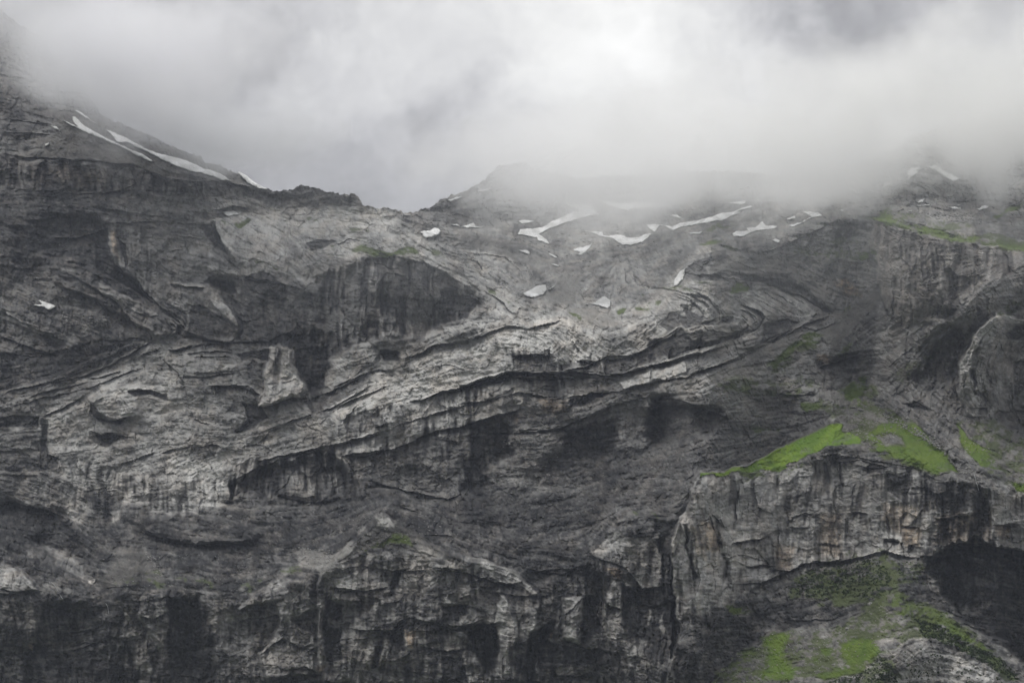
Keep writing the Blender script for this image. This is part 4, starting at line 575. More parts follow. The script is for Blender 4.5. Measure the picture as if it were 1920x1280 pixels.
LEDGES = [   # crop, line, depth of undercut (m), reach in px
 ('A', '0,800 150,810 380,825 560,835 700,855 850,910 950,925 1050,930 1190,935 1300,965 1400,980', 8, 5), ('A', '0,975 400,1000 750,970 1050,985', 7, 6), ('A', '1110,1075 1200,1052 1270,1070', 10, 5), ('A', '560,1150 800,1140 1050,1160', 6, 4), ('A', '200,1060 600,1080 900,1120', 5, 4),
 ('D', '250,190 400,180 560,130', 8, 6), ('D', '0,100 150,160 250,190', 7, 5), ('D', '300,330 480,440 600,520 700,640 820,690', 9, 6), ('D', '590,330 690,410 770,500 880,575 960,665', 15, 6), ('D', '1105,110 1140,200 1180,300 1240,345', 10, 7), ('D', '850,405 1000,435 1060,440', 6, 3), ('D', '1250,370 1400,400 1560,450', 9, 5), ('D', '0,560 150,640 260,685 360,720', 9, 5),
 ('D', '0,690 150,745 300,790', 8, 5), ('D', '0,975 200,940 440,890 560,840 720,750 800,710', 8, 4), ('D', '0,1060 250,1000 450,960 650,880 750,850', 5, 4), ('D', '860,765 1000,742 1100,722', 9, 4), ('D', '1100,720 1240,715 1380,715 1450,680 1520,660', 10, 5), ('D', '920,900 1080,890 1220,870', 8, 4), ('D', '1060,945 1230,940 1340,995', 11, 6), ('D', '660,970 760,955 850,975', 7, 4), ('D', '480,1090 560,1115 700,1085', 9, 5),
 ('D', '1660,985 1800,925 1919,875', 9, 5), ('D', '1330,1180 1450,1140 1700,1060 1919,940', 8, 4), ('D', '980,1060 1000,1110 1080,1140', 6, 4), ('D', '960,780 1100,760 1200,770', 6, 4), ('D', '460,1170 560,1200 640,1190', 8, 6),
 ('F', '0,460 120,410 220,375 330,362', 10, 4), ('F', '420,300 540,240 680,225 850,165 930,142 1010,157 1150,122 1200,107', 12, 4), ('F', '0,590 120,520 300,450', 7, 3), ('F', '520,350 620,340 700,370', 5, 3), ('F', '380,545 480,522 560,482 700,442 840,397 940,372 1080,377 1250,372 1400,388 1550,378 1750,322 1919,272', 20, 6),
 ('F', '560,480 640,470 760,440 930,400 1080,410 1200,410', 8, 3), ('F', '600,590 720,540 850,520 960,482 1100,508 1200,502', 11, 4), ('F', '0,760 180,702 330,662 560,592 680,552', 9, 4), ('F', '90,820 330,772 520,692 700,652 850,602 980,572', 14, 7), ('F', '960,690 1060,682 1180,662 1320,602 1450,542 1650,502', 9, 5), ('F', '940,300 1040,290 1150,280', 8, 4), ('F', '1200,370 1320,350 1420,290 1560,290 1700,220 1780,180', 10, 5),
 ('F', '1490,465 1640,438 1820,402', 8, 3), ('F', '950,400 1090,405 1320,400 1480,405', 8, 4), ('F', '200,930 300,960 400,990 600,1025 680,1000', 9, 6), ('F', '1210,510 1340,480 1500,470', 9, 4), ('F', '800,690 920,695 1040,680', 8, 5), ('F', '1260,750 1420,710', 5, 4),
 ('B', '780,835 880,890 940,950 970,965', 6, 3), ('B', '170,675 350,665 480,690 600,750 740,830', 7, 6), ('B', '30,600 100,560 180,590', 5, 3), ('B', '1600,850 1580,830 1520,790 1510,725', 5, 3), ('B', '1700,845 1650,825 1570,790 1550,725', 5, 3), ('B', '700,640 900,660 980,740 990,830', 4, 3), ('B', '570,640 760,680 800,740', 4, 3),
 ('C', '200,850 280,860 340,920 355,960 320,1010 200,1050', 8, 4), ('C', '120,860 220,890 280,950 270,1000', 5, 3), ('C', '240,870 310,920 325,970', 5, 2.5), ('C', '460,895 540,935 590,985 560,1035 400,1100 200,1150 0,1225', 12, 5), ('C', '455,925 520,960 548,995 520,1025', 8, 3), ('C', '470,960 500,985 490,1010', 5, 2.5), ('C', '320,770 480,780 620,815 760,865 860,920 940,960', 10, 5), ('C', '190,1272 430,1192 640,1092 800,1012 940,962', 10, 5),
 ('C', '330,600 560,650 640,625 780,560 940,480', 5, 5), ('C', '0,1120 160,1070 280,1040', 5, 4), ('C', '540,880 640,930 720,985', 4, 2.5), ('C', '600,840 720,900 800,970', 3.5, 2.5), ('C', '500,1140 650,1060 750,1040', 5, 4),
 ('H', '0,400 150,405 300,465 400,505', 8, 5), ('H', '1290,430 1400,450 1450,470', 9, 5), ('H', '860,240 1000,200 1100,170', 9, 5), ('H', '640,370 760,385 860,380', 6, 4), ('H', '860,700 960,690 1100,710 1270,745 1350,755', 5, 4), ('H', '1640,300 1650,180 1700,90', 8, 6),
 ('E', '1190,255 1330,175 1500,112 1640,68 1900,10', 14, 5), ('E', '0,340 150,370 300,420', 12, 6), ('E', '680,500 780,520 900,555 1080,578 1300,555', 10, 5), ('E', '620,155 720,120 800,92', 8, 4), ('E', '440,300 560,270', 7, 4), ('E', '1420,318 1640,345 1840,330', 9, 6), ('E', '0,200 210,205', 7, 4), ('E', '700,920 770,950 860,920', 10, 8), ('E', '1220,960 1420,930 1480,1000', 8, 5), ('E', '1330,1130 1450,1050 1600,1110 1680,1110', 8, 6), ('E', '400,1080 540,1060', 7, 5), ('E', '640,1040 750,1020', 7, 5), ('E', '1450,1210 1560,1190 1640,1230', 12, 8), ('E', '700,860 800,830 870,810', 5, 4),
 ('G', '0,780 150,802 300,782', 8, 4), ('G', '560,872 700,885 800,920', 10, 5), ('G', '80,1000 300,1015 400,940 520,955 620,1000 700,985 900,965', 16, 10), ('G', '520,690 700,720 860,770 960,775', 9, 5), ('G', '1000,700 1180,690 1300,710', 6, 4), ('G', '300,700 500,690', 5, 4), ('G', '1350,640 1500,690 1600,780 1740,775', 8, 5), ('G', '460,1080 620,1110 700,1100', 8, 5), ('G', '1200,1045 1290,1075', 9, 6), ('G', '1430,870 1500,898', 8, 5), ('G', '480,520 600,520 640,525', 5, 3), ('G', '350,370 460,410', 5, 3), ('G', '730,100 700,90', 3, 3),
 ('I', '420,555 520,550 610,530', 10, 4), ('I', '400,762 560,765 700,702 800,652 960,655 1130,625 1200,605 1400,645', 15, 8), ('I', '720,435 850,418', 6, 4), ('I', '720,485 820,482', 6, 4), ('I', '1040,405 1110,412', 8, 3), ('I', '1190,550 1290,548', 8, 5), ('I', '1460,442 1600,424 1750,398', 7, 4), ('I', '370,640 480,620 640,665', 5, 4), ('I', '480,680 560,680 600,665', 7, 4), ('I', '230,470 310,430', 5, 4), ('I', '1400,640 1480,605 1560,575 1700,580 1919,605 2500,640', 20, 8), ('I', '880,560 960,580', 4, 3), ('I', '1320,580 1480,570', 5, 4), ('I', '1770,470 1919,480 2300,480', 8, 5), ('I', '680,950 800,960 960,940', 6, 5), ('I', '1230,540 1300,560 1310,640', 5, 4),
 ('J', '60,332 250,345 420,385 560,475 615,560 620,650', 6, 3), ('J', '480,350 600,430 690,540 700,570 690,640 600,690', 11, 4), ('J', '250,370 400,420 510,510 540,620', 5, 2.5), ('J', '330,362 470,402 600,500 640,590 620,660', 5, 2.5), ('J', '880,470 1000,512 1100,562 1150,612 1120,690 1040,760 900,830', 11, 4), ('J', '880,520 980,552 1060,612 1080,660 1020,740', 7, 3), ('J', '840,615 930,635 1000,695 900,750', 6, 3),
 ('J', '0,1278 350,1215 560,1145 900,990 1100,900 1500,690', 10, 3.5), ('J', '0,1110 250,1062 560,960 800,880', 10, 3.5), ('J', '1250,330 1400,400 1540,490', 5, 2), ('J', '1000,360 1200,480 1380,620', 3, 1.8), ('J', '1100,350 1300,470 1480,640', 3, 1.8), ('J', '1200,350 1400,480 1560,630', 3, 1.8), ('J', '960,400 1100,500 1250,600', 3, 1.8), ('J', '0,870 150,810 300,720', 7, 3), ('J', '860,60 940,110 1160,180', 5, 2.5), ('J', '1500,715 1650,740 1760,720 1880,640', 5, 3),
 ('K', '150,480 300,590 440,700 540,830 640,930 780,1000 870,1080 915,1170', 14, 4), ('K', '560,960 700,1060 815,1160 700,1250', 7, 3), ('K', '740,710 860,715 980,745 1070,750', 8, 2.5), ('K', '250,270 330,340 370,560', 6, 3), ('K', '620,460 740,590 830,640', 5, 2.5), ('K', '450,460 480,560', 4, 2), ('K', '1190,150 1240,250 1330,400', 8, 3), ('K', '1350,380 1450,460', 3, 2), ('K', '860,245 1000,260 1060,270', 4, 2), ('K', '0,640 170,680 300,740', 5, 3), ('K', '280,970 340,910 380,930', 5, 2.5), ('K', '1500,650 1700,680 1860,720', 7, 3), ('K', '1400,560 1320,640 1120,610', 3, 2),
 ('L', '0,520 370,440 650,350 850,290', 8, 3), ('L', '230,585 500,490 900,420', 6, 2.5), ('L', '420,745 600,680 900,510', 8, 3), ('L', '1200,1235 1400,1165 1550,1110', 8, 3), ('L', '1600,1110 1750,1065 1920,1045', 7, 3), ('L', '1640,200 1750,300 1840,420 1860,600', 5, 2.5), ('L', '1400,160 1600,90', 5, 2), ('L', '1700,95 1920,50', 7, 2.5), ('L', '1340,490 1480,470 1560,480', 7, 3), ('L', '940,610 1040,560', 4, 2), ('L', '900,375 1100,340 1200,310', 5, 2.5), ('L', '0,120 400,160 640,60', 5, 3), ('L', '870,950 1100,900 1330,930', 6, 3), ('L', '480,1120 560,1150 600,1180', 6, 3),
 ('M', '600,1210 900,1145 1200,1075 1450,1030 1600,1000 1920,905', 12, 4), ('M', '1300,705 1480,645 1600,600 1700,570', 8, 3), ('M', '640,1040 760,905 960,812 1080,790', 6, 2.5), ('M', '1320,545 1500,445 1700,345 1900,292', 10, 3.5), ('M', '0,1045 250,1022 300,1060', 8, 3), ('M', '160,455 400,432 560,452 700,560', 9, 3.5), ('M', '0,300 240,315 440,285', 5, 3), ('M', '640,690 830,640 1000,580 1180,590', 8, 3), ('M', '1100,800 1200,870 1280,890', 5, 2.5), ('M', '0,165 200,150 400,160', 6, 3), ('M', '500,1040 700,1050 860,1110', 4, 2), ('M', '1500,1130 1700,1110 1920,1080', 12, 6), ('M', '740,430 900,430 1020,380', 3, 2),
 ('N', '740,290 850,300 920,340 1000,320', 6, 3), ('N', '650,260 720,240 770,290 770,560', 4, 2), ('N', '60,90 200,45 300,60', 5, 3), ('N', '1030,1240 1200,1180 1400,1100 1640,1070 1900,970', 8, 3), ('N', '1330,420 1500,480 1700,570 1880,700', 6, 3), ('N', '700,1060 800,1130 860,1220', 5, 3), ('N', '1740,640 1840,720', 4, 2),
 ('O', '550,300 580,265 740,260', 6, 3), ('O', '0,548 200,480 420,415 560,395 700,385 900,405 1050,415', 9, 3), ('O', '0,582 200,555 420,490 560,455 750,470 900,490 1040,480', 8, 3), ('O', '0,745 120,710 260,720 440,640 560,560', 9, 3.5), ('O', '1060,420 1300,400 1640,425 1900,360', 8, 3), ('O', '780,640 880,690 960,690 1060,640', 7, 3), ('O', '950,820 1100,770 1220,640 1500,590', 7, 3), ('O', '560,1010 720,985 900,1000 1100,980', 6, 3), ('O', '1000,970 1180,900 1400,780 1640,700', 5, 2.5), ('O', '60,945 260,900 500,820 600,800', 10, 4), ('O', '980,130 1020,240 1060,420', 4, 2), ('O', '1140,100 1200,160 1260,240', 4, 2.5), ('O', '1200,300 1280,320 1390,310', 5, 2.5), ('O', '1060,460 1080,600', 5, 2), ('O', '330,1045 500,1015', 6, 3),
 ('P', '560,640 620,700 740,850 780,930', 5, 2), ('P', '840,420 800,560 810,720', 6, 2), ('P', '740,945 900,920 1140,895', 12, 3), ('P', '1280,745 1360,740 1380,690 1500,665 1620,690', 8, 3), ('P', '1350,800 1540,798', 7, 2.5), ('P', '880,1185 1060,1155 1200,1180', 9, 3), ('P', '1120,1200 1300,1215 1400,1190 1480,1110', 10, 4), ('P', '1620,960 1700,945 1840,980', 6, 2.5), ('P', '1560,1110 1700,1115 1840,1110', 9, 4), ('P', '400,780 460,770 540,720', 7, 3), ('P', '930,540 940,620', 4, 1.5), ('P', '1010,530 1025,640', 3, 1.5), ('P', '870,640 880,700', 3, 1.5), ('P', '1130,880 1220,820', 5, 2), ('P', '360,930 440,890', 4, 2), ('P', '540,650 570,760 620,900 640,1060', 6, 2), ('P', '690,760 760,860', 5, 2), ('P', '1170,990 1260,960', 4, 2),
 ('Q', '1020,725 1220,700 1300,660 1560,625', 8, 3), ('Q', '270,650 360,668', 7, 2.5), ('Q', '500,905 600,900 690,915', 5, 4), ('Q', '700,770 860,772', 6, 2.5), ('Q', '770,955 860,945', 8, 3), ('Q', '850,1088 960,1080 1080,990', 9, 4), ('Q', '1620,765 1900,765', 8, 4), ('Q', '820,740 900,600', 6, 2.5), ('Q', '1060,980 1300,950 1600,960', 12, 6), ('Q', '380,700 400,900', 5, 2), ('Q', '0,150 300,120 550,190 700,150', 6, 4), ('Q', '250,170 400,200 560,200', 6, 4),
 ('R', '640,120 920,150 1080,125', 8, 4), ('R', '430,365 600,345', 7, 3), ('R', '740,715 860,770 940,785 1000,660 1100,600', 12, 5), ('R', '1400,460 1530,480 1660,510', 10, 5), ('R', '1000,580 1200,560 1300,600', 6, 3), ('R', '1440,935 1640,945', 7, 4), ('R', '1340,985 1560,1000', 5, 3), ('R', '1300,100 1480,130 1660,160', 6, 3), ('R', '1740,280 1900,220', 5, 3), ('R', '1200,660 1360,640 1500,700 1700,690 1860,640', 9, 5), ('R', '350,650 400,590 480,540', 4, 2), ('R', '0,1130 100,1140 160,1170', 9, 5), ('R', '400,350 560,360', 6, 3), ('R', '240,660 300,670', 8, 4),
 ('S', '0,275 240,285 330,260', 8, 4), ('S', '400,140 700,185 840,130 1000,100', 7, 4), ('S', '720,600 800,540 900,430', 8, 3), ('S', '740,840 880,880 1080,975', 8, 4), ('S', '1160,470 1305,545', 7, 3), ('S', '970,470 1060,600 1160,770', 6, 3), ('S', '1180,830 1330,815', 6, 4), ('S', '1340,330 1600,300', 6, 4), ('S', '600,1180 1000,1200', 5, 4), ('S', '450,760 560,700 620,680', 8, 4), ('S', '0,380 300,400 600,400', 5, 4), ('S', '1410,440 1600,500 1700,480', 5, 3),
 ('W', '0,345 180,370 300,400', 8, 4), ('W', '300,380 420,480 500,560', 7, 4), ('W', '540,480 640,460 700,480', 10, 5), ('W', '1360,560 1440,610 1480,640', 7, 3), ('W', '1100,810 1250,840 1440,820', 7, 4), ('W', '680,960 840,920 960,860', 5, 3), ('W', '0,920 100,950 300,1060', 5, 3), ('W', '600,780 800,760 1000,720', 4, 4), ('W', '1050,320 1260,320', 4, 2.5), ('W', '1380,450 1500,455 1680,450', 4, 2),
 ('X', '1480,960 1470,760 1560,560 1700,330', 4, 2.5), ('X', '1700,1040 1640,900 1680,640 1800,420', 4, 2.5), ('X', '1380,560 1460,440 1620,240', 4, 2.5), ('X', '1620,1100 1560,860 1610,620 1760,380', 3, 2), ('X', '700,1045 860,1045 1000,1110', 10, 4), ('X', '1230,285 1300,310 1310,400', 7, 3), ('X', '1500,260 1420,400 1300,560', 5, 3), ('X', '1380,1075 1540,1070', 7, 3), ('X', '1400,520 1340,640 1320,900', 4, 2.5), ('X', '1700,330 1760,380', 6, 3), ('X', '1820,620 1920,620', 6, 3), ('X', '1200,760 1190,880 1240,960', 6, 3), ('X', '580,960 640,940 650,900', 6, 3), ('X', '1650,400 1620,480 1560,540', 4, 3), ('X', '560,700 700,560 820,480', 3, 3),
 ('A', '0,610 250,640', 4, 3), ('A', '0,690 130,680 250,700', 4, 3)]
for crop, s, h, wd in LEDGES:
    p = pts(s, crop)
    if p[-1, 0] < p[0, 0] - 1 and crop == 'B': pass
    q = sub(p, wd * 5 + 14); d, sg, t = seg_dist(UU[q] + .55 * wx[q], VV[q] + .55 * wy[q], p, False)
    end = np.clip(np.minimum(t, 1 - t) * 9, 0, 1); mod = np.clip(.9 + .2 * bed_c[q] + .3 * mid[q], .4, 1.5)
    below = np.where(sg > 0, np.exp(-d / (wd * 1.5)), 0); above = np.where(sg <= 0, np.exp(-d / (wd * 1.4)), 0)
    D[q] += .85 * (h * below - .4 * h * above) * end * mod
    T[q] += (-(.06 + .012 * h) * below * np.exp(-d / 3.4) + .05 * above) * end * mod  # painted shade: tone darker under each ledge, lighter on its lip

# ------------------------------------------------------------------ final rock colour fields
wet = sstep((ver_f * .7 + ver_c * .9 - .55) / 1.3) * STREAK
pale = sstep((-ver_f - .9) / 1.2) * STREAK
T = T + (1 - .45 * soft_cov) * (.05 * ledge_f + .04 * bed_c * (1 - STREAK) + .04 * bed_x + .05 * mid + .05 * fnoise(12, 12, 71, 1.8) + .05 * fine + .10 * crack) * (.55 + 1.0 * T)
T = T * (1 - .66 * wet * (1 - .3 * sstep((VV - 930) / 80))) + .22 * pale * (1 - T)
T = T + .05 * PLATE + rock * (.06 + .10 * sstep((UU - 1000) / 400)) * (1 - sstep((VV - 760) / 260)) * (1 - T) - .03 * sstep((VV - 960) / 120) * (UU < 1230)  # upper and right-hand rock made paler in place of thicker haze
low = sstep((VV - 930) / 80); T = T + low * (.3 * (T - .22) + .09 * fac1 + .05 * fac2 + .045 * ledge_f + .03); T = np.maximum(T, low * (.09 + .03 * fine))
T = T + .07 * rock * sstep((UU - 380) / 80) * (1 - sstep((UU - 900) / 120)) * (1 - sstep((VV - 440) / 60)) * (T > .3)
speck = sstep((fnoise(3, 3, 72) - 1.15) / .6) * (1 - STREAK * .5)
T = np.clip(T + .14 * speck * (T < .35), .01, 1)
gn = .20 * fnoise(26, 12, 82, 2.2) + .20 * fnoise(12, 6, 81, 2.0) + .15 * fine + .07 * bed_f
GRASS = np.where(GR > .93, GR, sstep((GR + gn * (1.3 - GR) * np.clip(GR * 4, 0, 1) - .20) / .38)) * (.35 + .65 * np.clip(GR + .3, 0, 1))
GRASS = np.clip(np.where(GR > .93, 1 - .45 * sstep((gn - .24) / .12), GRASS), 0, 1)
LUSH_SUN = np.clip((GR - .5) / .5, 0, 1) ** 1.2 * (.8 + .2 * np.clip(1 + gn * 2, 0, 1))  # lush turf weight, also where sunlight is painted into the green
dirt = sstep((-gn - .30) / .1) * (GR > .9)

# ------------------------------------------------------------------ skyline and vertex positions
sky_u = np.array([-240, -60, 0, 73, 140, 190, 250, 310, 370, 430, 470, 500, 520, 550, 590, 640, 665, 683, 720, 760, 778, 800, 830, 870, 905, 922, 935, 985, 1003, 1030, 1060, 1100, 1200, 1300, 1400, 1500, 1560, 1620, 1680, 1740, 1800, 1870, 1920, 2160], np.float32)
sky_v = np.array([-160, -60, 15, 73, 146, 216, 240, 262, 292, 322, 338, 352, 356, 352, 353, 362, 362, 384, 389, 399, 396, 384, 370, 356, 340, 322, 308, 306, 318, 326, 330, 332, 330, 318, 322, 330, 318, 300, 280, 250, 225, 215, 190, 150], np.float32)
SKY = np.interp(us, sky_u, sky_v) + 2.2 * fnoise(30, 30, 91, 2.0)[5] + 1.5 * fnoise(7, 7, 92, 1.5)[9]
SKY = SKY.astype(np.float32)
i_s = np.clip(np.ceil((SKY - V0) / G).astype(int), 0, NY - 2)           # first grid row below the skyline, per column
BACK = 14
colj = np.arange(NX)
Dsky = D[i_s, colj]; Dsky = np.minimum(Dsky, 9999)
above = i_s[None, :] - np.arange(NY)[:, None]                            # >0 above the skyline
Veff = np.where(above > 0, SKY[None, :] + .9 * above ** 1.2, VV)
Veff = np.where(above == 0, SKY[None, :], Veff).astype(np.float32)
Deff = np.where(above > 0, Dsky[None, :] + 14.0 * np.abs(above) ** 1.15, D).astype(np.float32)
for A in (T, GRASS, SCREE, OCH): A[:] = np.where(above > 0, A[i_s, colj][None, :], A)
keep = above <= BACK
def world_pos(u, v, d):
    x = (u - 960) / FPX; z = (640 - v) / FPX
    return np.stack([x * d, (math.cos(PITCH) - z * math.sin(PITCH)) * d, (math.sin(PITCH) + z * math.cos(PITCH)) * d], axis=-1)
P = world_pos(UU, Veff, Deff).astype(np.float32)

# ------------------------------------------------------------------ split the wall into its named landforms
REG = np.zeros((NY, NX), np.int8)
NAMES = ['mountain_face', 'summit_slope', 'plateau', 'lower_cliff', 'rock_shelf', 'rock_buttress', 'grassy_knoll', 'upper_cliff', 'valley_head', 'meadow', 'cave_hollow', 'folded_cliff']
LAB = ['dark and pale banded rock wall with a sharp zigzag fold on the left', 'steep rubble slope rising into the cloud at upper left', 'bare stony plateau with many snow patches under the cloud', 'dark streaked cliffs along the bottom edge',
       'dark thin bedded shelf below the pale folded wall', 'grey buttress cliff under the bright green meadow', 'grassy rubble knoll with a rocky foot at lower right', 'brown vertical cliff with grass along its rim at upper right',
       'rubble slopes and crags between the folds and the upper right cliff', 'bright green meadow on the crest of the grey buttress', 'black hollow under the overhang beside the knoll', 'pale limestone band bending into an S shaped fold']
def reg(i, crop, s, warp=True):
    p = pts(s, crop); q = sub(p, 25); m = inside(UW[q], VW[q], p); REG[q][m] = i
reg(11, None, '620,790 700,700 760,650 900,620 960,580 860,500 780,400 860,440 1060,500 1180,480 1330,460 1340,520 1420,510 1500,530 1570,590 1500,640 1340,700 1100,780 900,800 700,850 620,860')
reg(1, None, '-300,-200 2,-200 560,300 600,352 520,356 480,356 350,335 250,315 140,305 -300,300')
reg(2, None, '775,-200 775,402 850,430 960,462 1060,500 1160,478 1340,462 1400,470 1480,440 1560,412 1640,408 1700,415 1800,440 1920,466 2300,480 2300,-200')
reg(4, None, '-300,950 0,945 160,985 300,955 450,950 620,935 900,930 1030,860 1130,885 1300,790 1450,760 1540,800 1460,850 1330,885 1300,930 1290,960 1150,970 1110,1030 1000,1060 880,1060 800,1040 700,1030 600,1075 470,1110 300,1108 160,1115 60,1085 -300,1060')
reg(3, None, '-300,1060 60,1085 160,1115 300,1108 470,1110 600,1075 700,1030 800,1040 880,1060 1000,1060 1110,1030 1150,970 1290,960 1320,1500 -300,1500')
reg(8, None, '1340,700 1500,640 1570,590 1500,530 1420,510 1340,520 1330,460 1430,480 1550,440 1640,405 1645,700 1900,600 2300,600 2300,900 1800,900 1560,790 1460,760')
reg(7, 'C', '1150,470 1200,478 1500,568 1919,628 2600,680 2600,1500 1900,1500 1450,1250 1280,1200 1180,880 1155,700')
reg(5, 'I', '270,205 400,170 480,145 640,70 900,-45 920,-85 1010,-40 1500,190 2400,300 2400,1100 1600,700 1400,680 600,1030 480,1080 330,1280 200,1700 -40,1700 160,1010 130,930 110,800 100,620 150,470 205,400 230,260')
reg(10, 'I', '1400,640 1480,600 1560,572 1700,575 1919,600 2500,620 2500,1700 1980,1220 1850,1125 1750,1055 1600,965 1490,830 1470,740')
reg(6, 'I', '300,1320 380,1180 480,1090 570,1040 640,1010 760,990 900,980 1080,900 1200,840 1250,820 1320,860 1500,900 1600,960 1750,1050 1850,1120 1960,1200 2500,1700 100,1700')
reg(9, 'H', '268,803 400,772 480,750 560,708 640,668 780,610 895,552 925,534 1000,560 1110,628 1145,662 1000,640 900,648 860,700 780,735 700,750 650,792 560,772 470,792')

# ------------------------------------------------------------------ materials
def rock_material():
    m = bpy.data.materials.new('mountain_rock'); m.use_nodes = True; n = NT(m.node_tree)
    at = n.n('ShaderNodeAttribute', attribute_name='rock_tone'); cv_ = n.n('ShaderNodeAttribute', attribute_name='cover')
    sep = n.n('ShaderNodeSeparateColor'); n.put(sep.inputs[0], cv_.outputs['Color']); grass, scree, och = sep.outputs
    co = n.n('ShaderNodeTexCoord').outputs['Object']
    n1, _ = n.noise(co, .22, 6, .65); n2, _ = n.noise(co, .035, 4, .6); n3, c3 = n.noise(co, .6, 5, .7)
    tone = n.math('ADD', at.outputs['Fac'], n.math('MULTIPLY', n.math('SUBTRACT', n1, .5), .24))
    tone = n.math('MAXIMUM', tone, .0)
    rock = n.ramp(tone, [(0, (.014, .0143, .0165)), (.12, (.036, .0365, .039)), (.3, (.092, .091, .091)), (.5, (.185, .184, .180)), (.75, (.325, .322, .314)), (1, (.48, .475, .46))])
    warm = n.mix(n.remap(n2, .42, .65, 0, .42), (1, 1, 1, 1), (1.10, .985, .88, 1))
    rock = n.mix(1.0, rock, warm, 'MULTIPLY')
    rock = n.mix(n.math('MULTIPLY', och, n.remap(n1, .3, .6, .2, 1)), rock, n.mix(1.0, rock, (1.45, 1.05, .66, 1), 'MULTIPLY'))
    scr = n.mix(n.remap(n3, .3, .7, 0, 1), (.10, .096, .09, 1), (.175, .168, .158, 1))
    scr = n.mix(1.0, scr, n.ramp(n.remap(at.outputs['Fac'], .1, .6, 0, 1), [(0, (.7, .7, .7)), (1, (1.25, 1.25, 1.22))]), 'MULTIPLY')
    rock = n.mix(n.math('MULTIPLY', scree, .5), rock, scr)
    lush_sun = n.n('ShaderNodeAttribute', attribute_name='lush_sunlight').outputs['Fac']
    g_dull = n.mix(n1, (.040, .056, .018, 1), (.085, .105, .034, 1)); g_lush_sun = n.mix(n.remap(n2, .35, .65, 0, 1), (.088, .162, .020, 1), (.155, .232, .032, 1))  # the brighter green stands in for sun breaking through on the turf
    g = n.mix(lush_sun, g_dull, g_lush_sun); g = n.mix(n.remap(n3, .45, .75, 0, .35), g, (.05, .07, .02, 1))
    base = n.mix(grass, rock, g)
    b1 = n.n('ShaderNodeBump'); b1.inputs['Strength'].default_value = .42; b1.inputs['Distance'].default_value = 1.3
    n.put(b1.inputs['Height'], n.math('ADD', n3, n.math('MULTIPLY', n1, 2.0)))
    bs = n.n('ShaderNodeBsdfPrincipled'); n.put(bs.inputs['Base Color'], base); bs.inputs['Roughness'].default_value = .88
    bs.inputs['Specular IOR Level'].default_value = .2
    n.put(bs.inputs['Normal'], b1.outputs[0])
    o = n.n('ShaderNodeOutputMaterial'); n.put(o.inputs[0], bs.outputs[0])
    return m
ROCK = rock_material()
def plain(name, c1, c2, scale, rough=.9, bump=.3):
    m = bpy.data.materials.new(name); m.use_nodes = True; n = NT(m.node_tree)
    co = n.n('ShaderNodeTexCoord').outputs['Object']; f, _ = n.noise(co, scale, 5, .6)
    bs = n.n('ShaderNodeBsdfPrincipled'); n.put(bs.inputs['Base Color'], n.mix(n.remap(f, .35, .68, 0, 1), (*c1, 1), (*c2, 1)))
    bs.inputs['Roughness'].default_value = rough; bs.inputs['Specular IOR Level'].default_value = .25
    b = n.n('ShaderNodeBump'); b.inputs['Strength'].default_value = bump; b.inputs['Distance'].default_value = .6; n.put(b.inputs['Height'], f); n.put(bs.inputs['Normal'], b.outputs[0])
    o = n.n('ShaderNodeOutputMaterial'); n.put(o.inputs[0], bs.outputs[0]); return m
SNOW = plain('old_snow', (.50, .50, .49), (.78, .78, .78), .035, .7, .4)
STONE = plain('boulder_stone', (.13, .128, .122), (.29, .286, .275), .5)
SHRUB = plain('shrub_leaves', (.010, .020, .006), (.035, .055, .014), .15)
WATER = plain('white_water', (.3, .31, .32), (.6, .61, .62), .8, .4)
GROUND = plain('valley_turf', (.03, .045, .015), (.07, .08, .03), .01)

def grid_mesh(name, fmask):
    """quads of the big grid whose face mask is set"""
    fi, fj = np.nonzero(fmask)
    a = fi * NX + fj; quads = np.stack([a, a + NX, a + NX + 1, a + 1], 1)
    used, inv = np.unique(quads, return_inverse=True); inv = inv.reshape(-1).astype(np.int32)
    me = bpy.data.meshes.new(name); nv, nf = len(used), len(fi)
    me.vertices.add(nv); me.vertices.foreach_set('co', P.reshape(-1, 3)[used].ravel())
    me.loops.add(nf * 4); me.loops.foreach_set('vertex_index', inv)
    me.polygons.add(nf); me.polygons.foreach_set('loop_start', np.arange(nf, dtype=np.int32) * 4)
    me.polygons.foreach_set('use_smooth', np.zeros(nf, bool))
    a1 = me.attributes.new('rock_tone', 'FLOAT', 'POINT'); a1.data.foreach_set('value', T.ravel()[used].astype(np.float32))  # bed colour plus the shade painted into hollows and under ledges
    a3 = me.attributes.new('lush_sunlight', 'FLOAT', 'POINT'); a3.data.foreach_set('value', LUSH_SUN.ravel()[used].astype(np.float32))
    a2 = me.attributes.new('cover', 'FLOAT_COLOR', 'POINT')
    c = np.stack([GRASS.ravel()[used], SCREE.ravel()[used], OCH.ravel()[used], np.ones(nv)], 1).astype(np.float32); a2.data.foreach_set('color', c.ravel())
    me.update(calc_edges=True); me.materials.append(ROCK)
    o = bpy.data.objects.new(name, me); sc.collection.objects.link(o); return o
kf = keep[:-1, :-1] & keep[1:, :-1] & keep[:-1, 1:] & keep[1:, 1:]
RF = REG[:-1, :-1]
for i, nm in enumerate(NAMES):
    fm = kf & (RF == i)
    if fm.any(): tag(grid_mesh(nm, fm), kind='structure', label=LAB[i])
# valley floor far below, out of view
gm = bpy.data.meshes.new('valley_floor'); S = 3990.0
gm.from_pydata([(-S, -S, -520), (S, -S, -520), (S, S, -520), (-S, S, -520)], [], [(0, 1, 2, 3)]); gm.materials.append(GROUND)
tag(bpy.data.objects.new('valley_floor', gm), kind='structure'); sc.collection.objects.link(bpy.data.objects['valley_floor'])

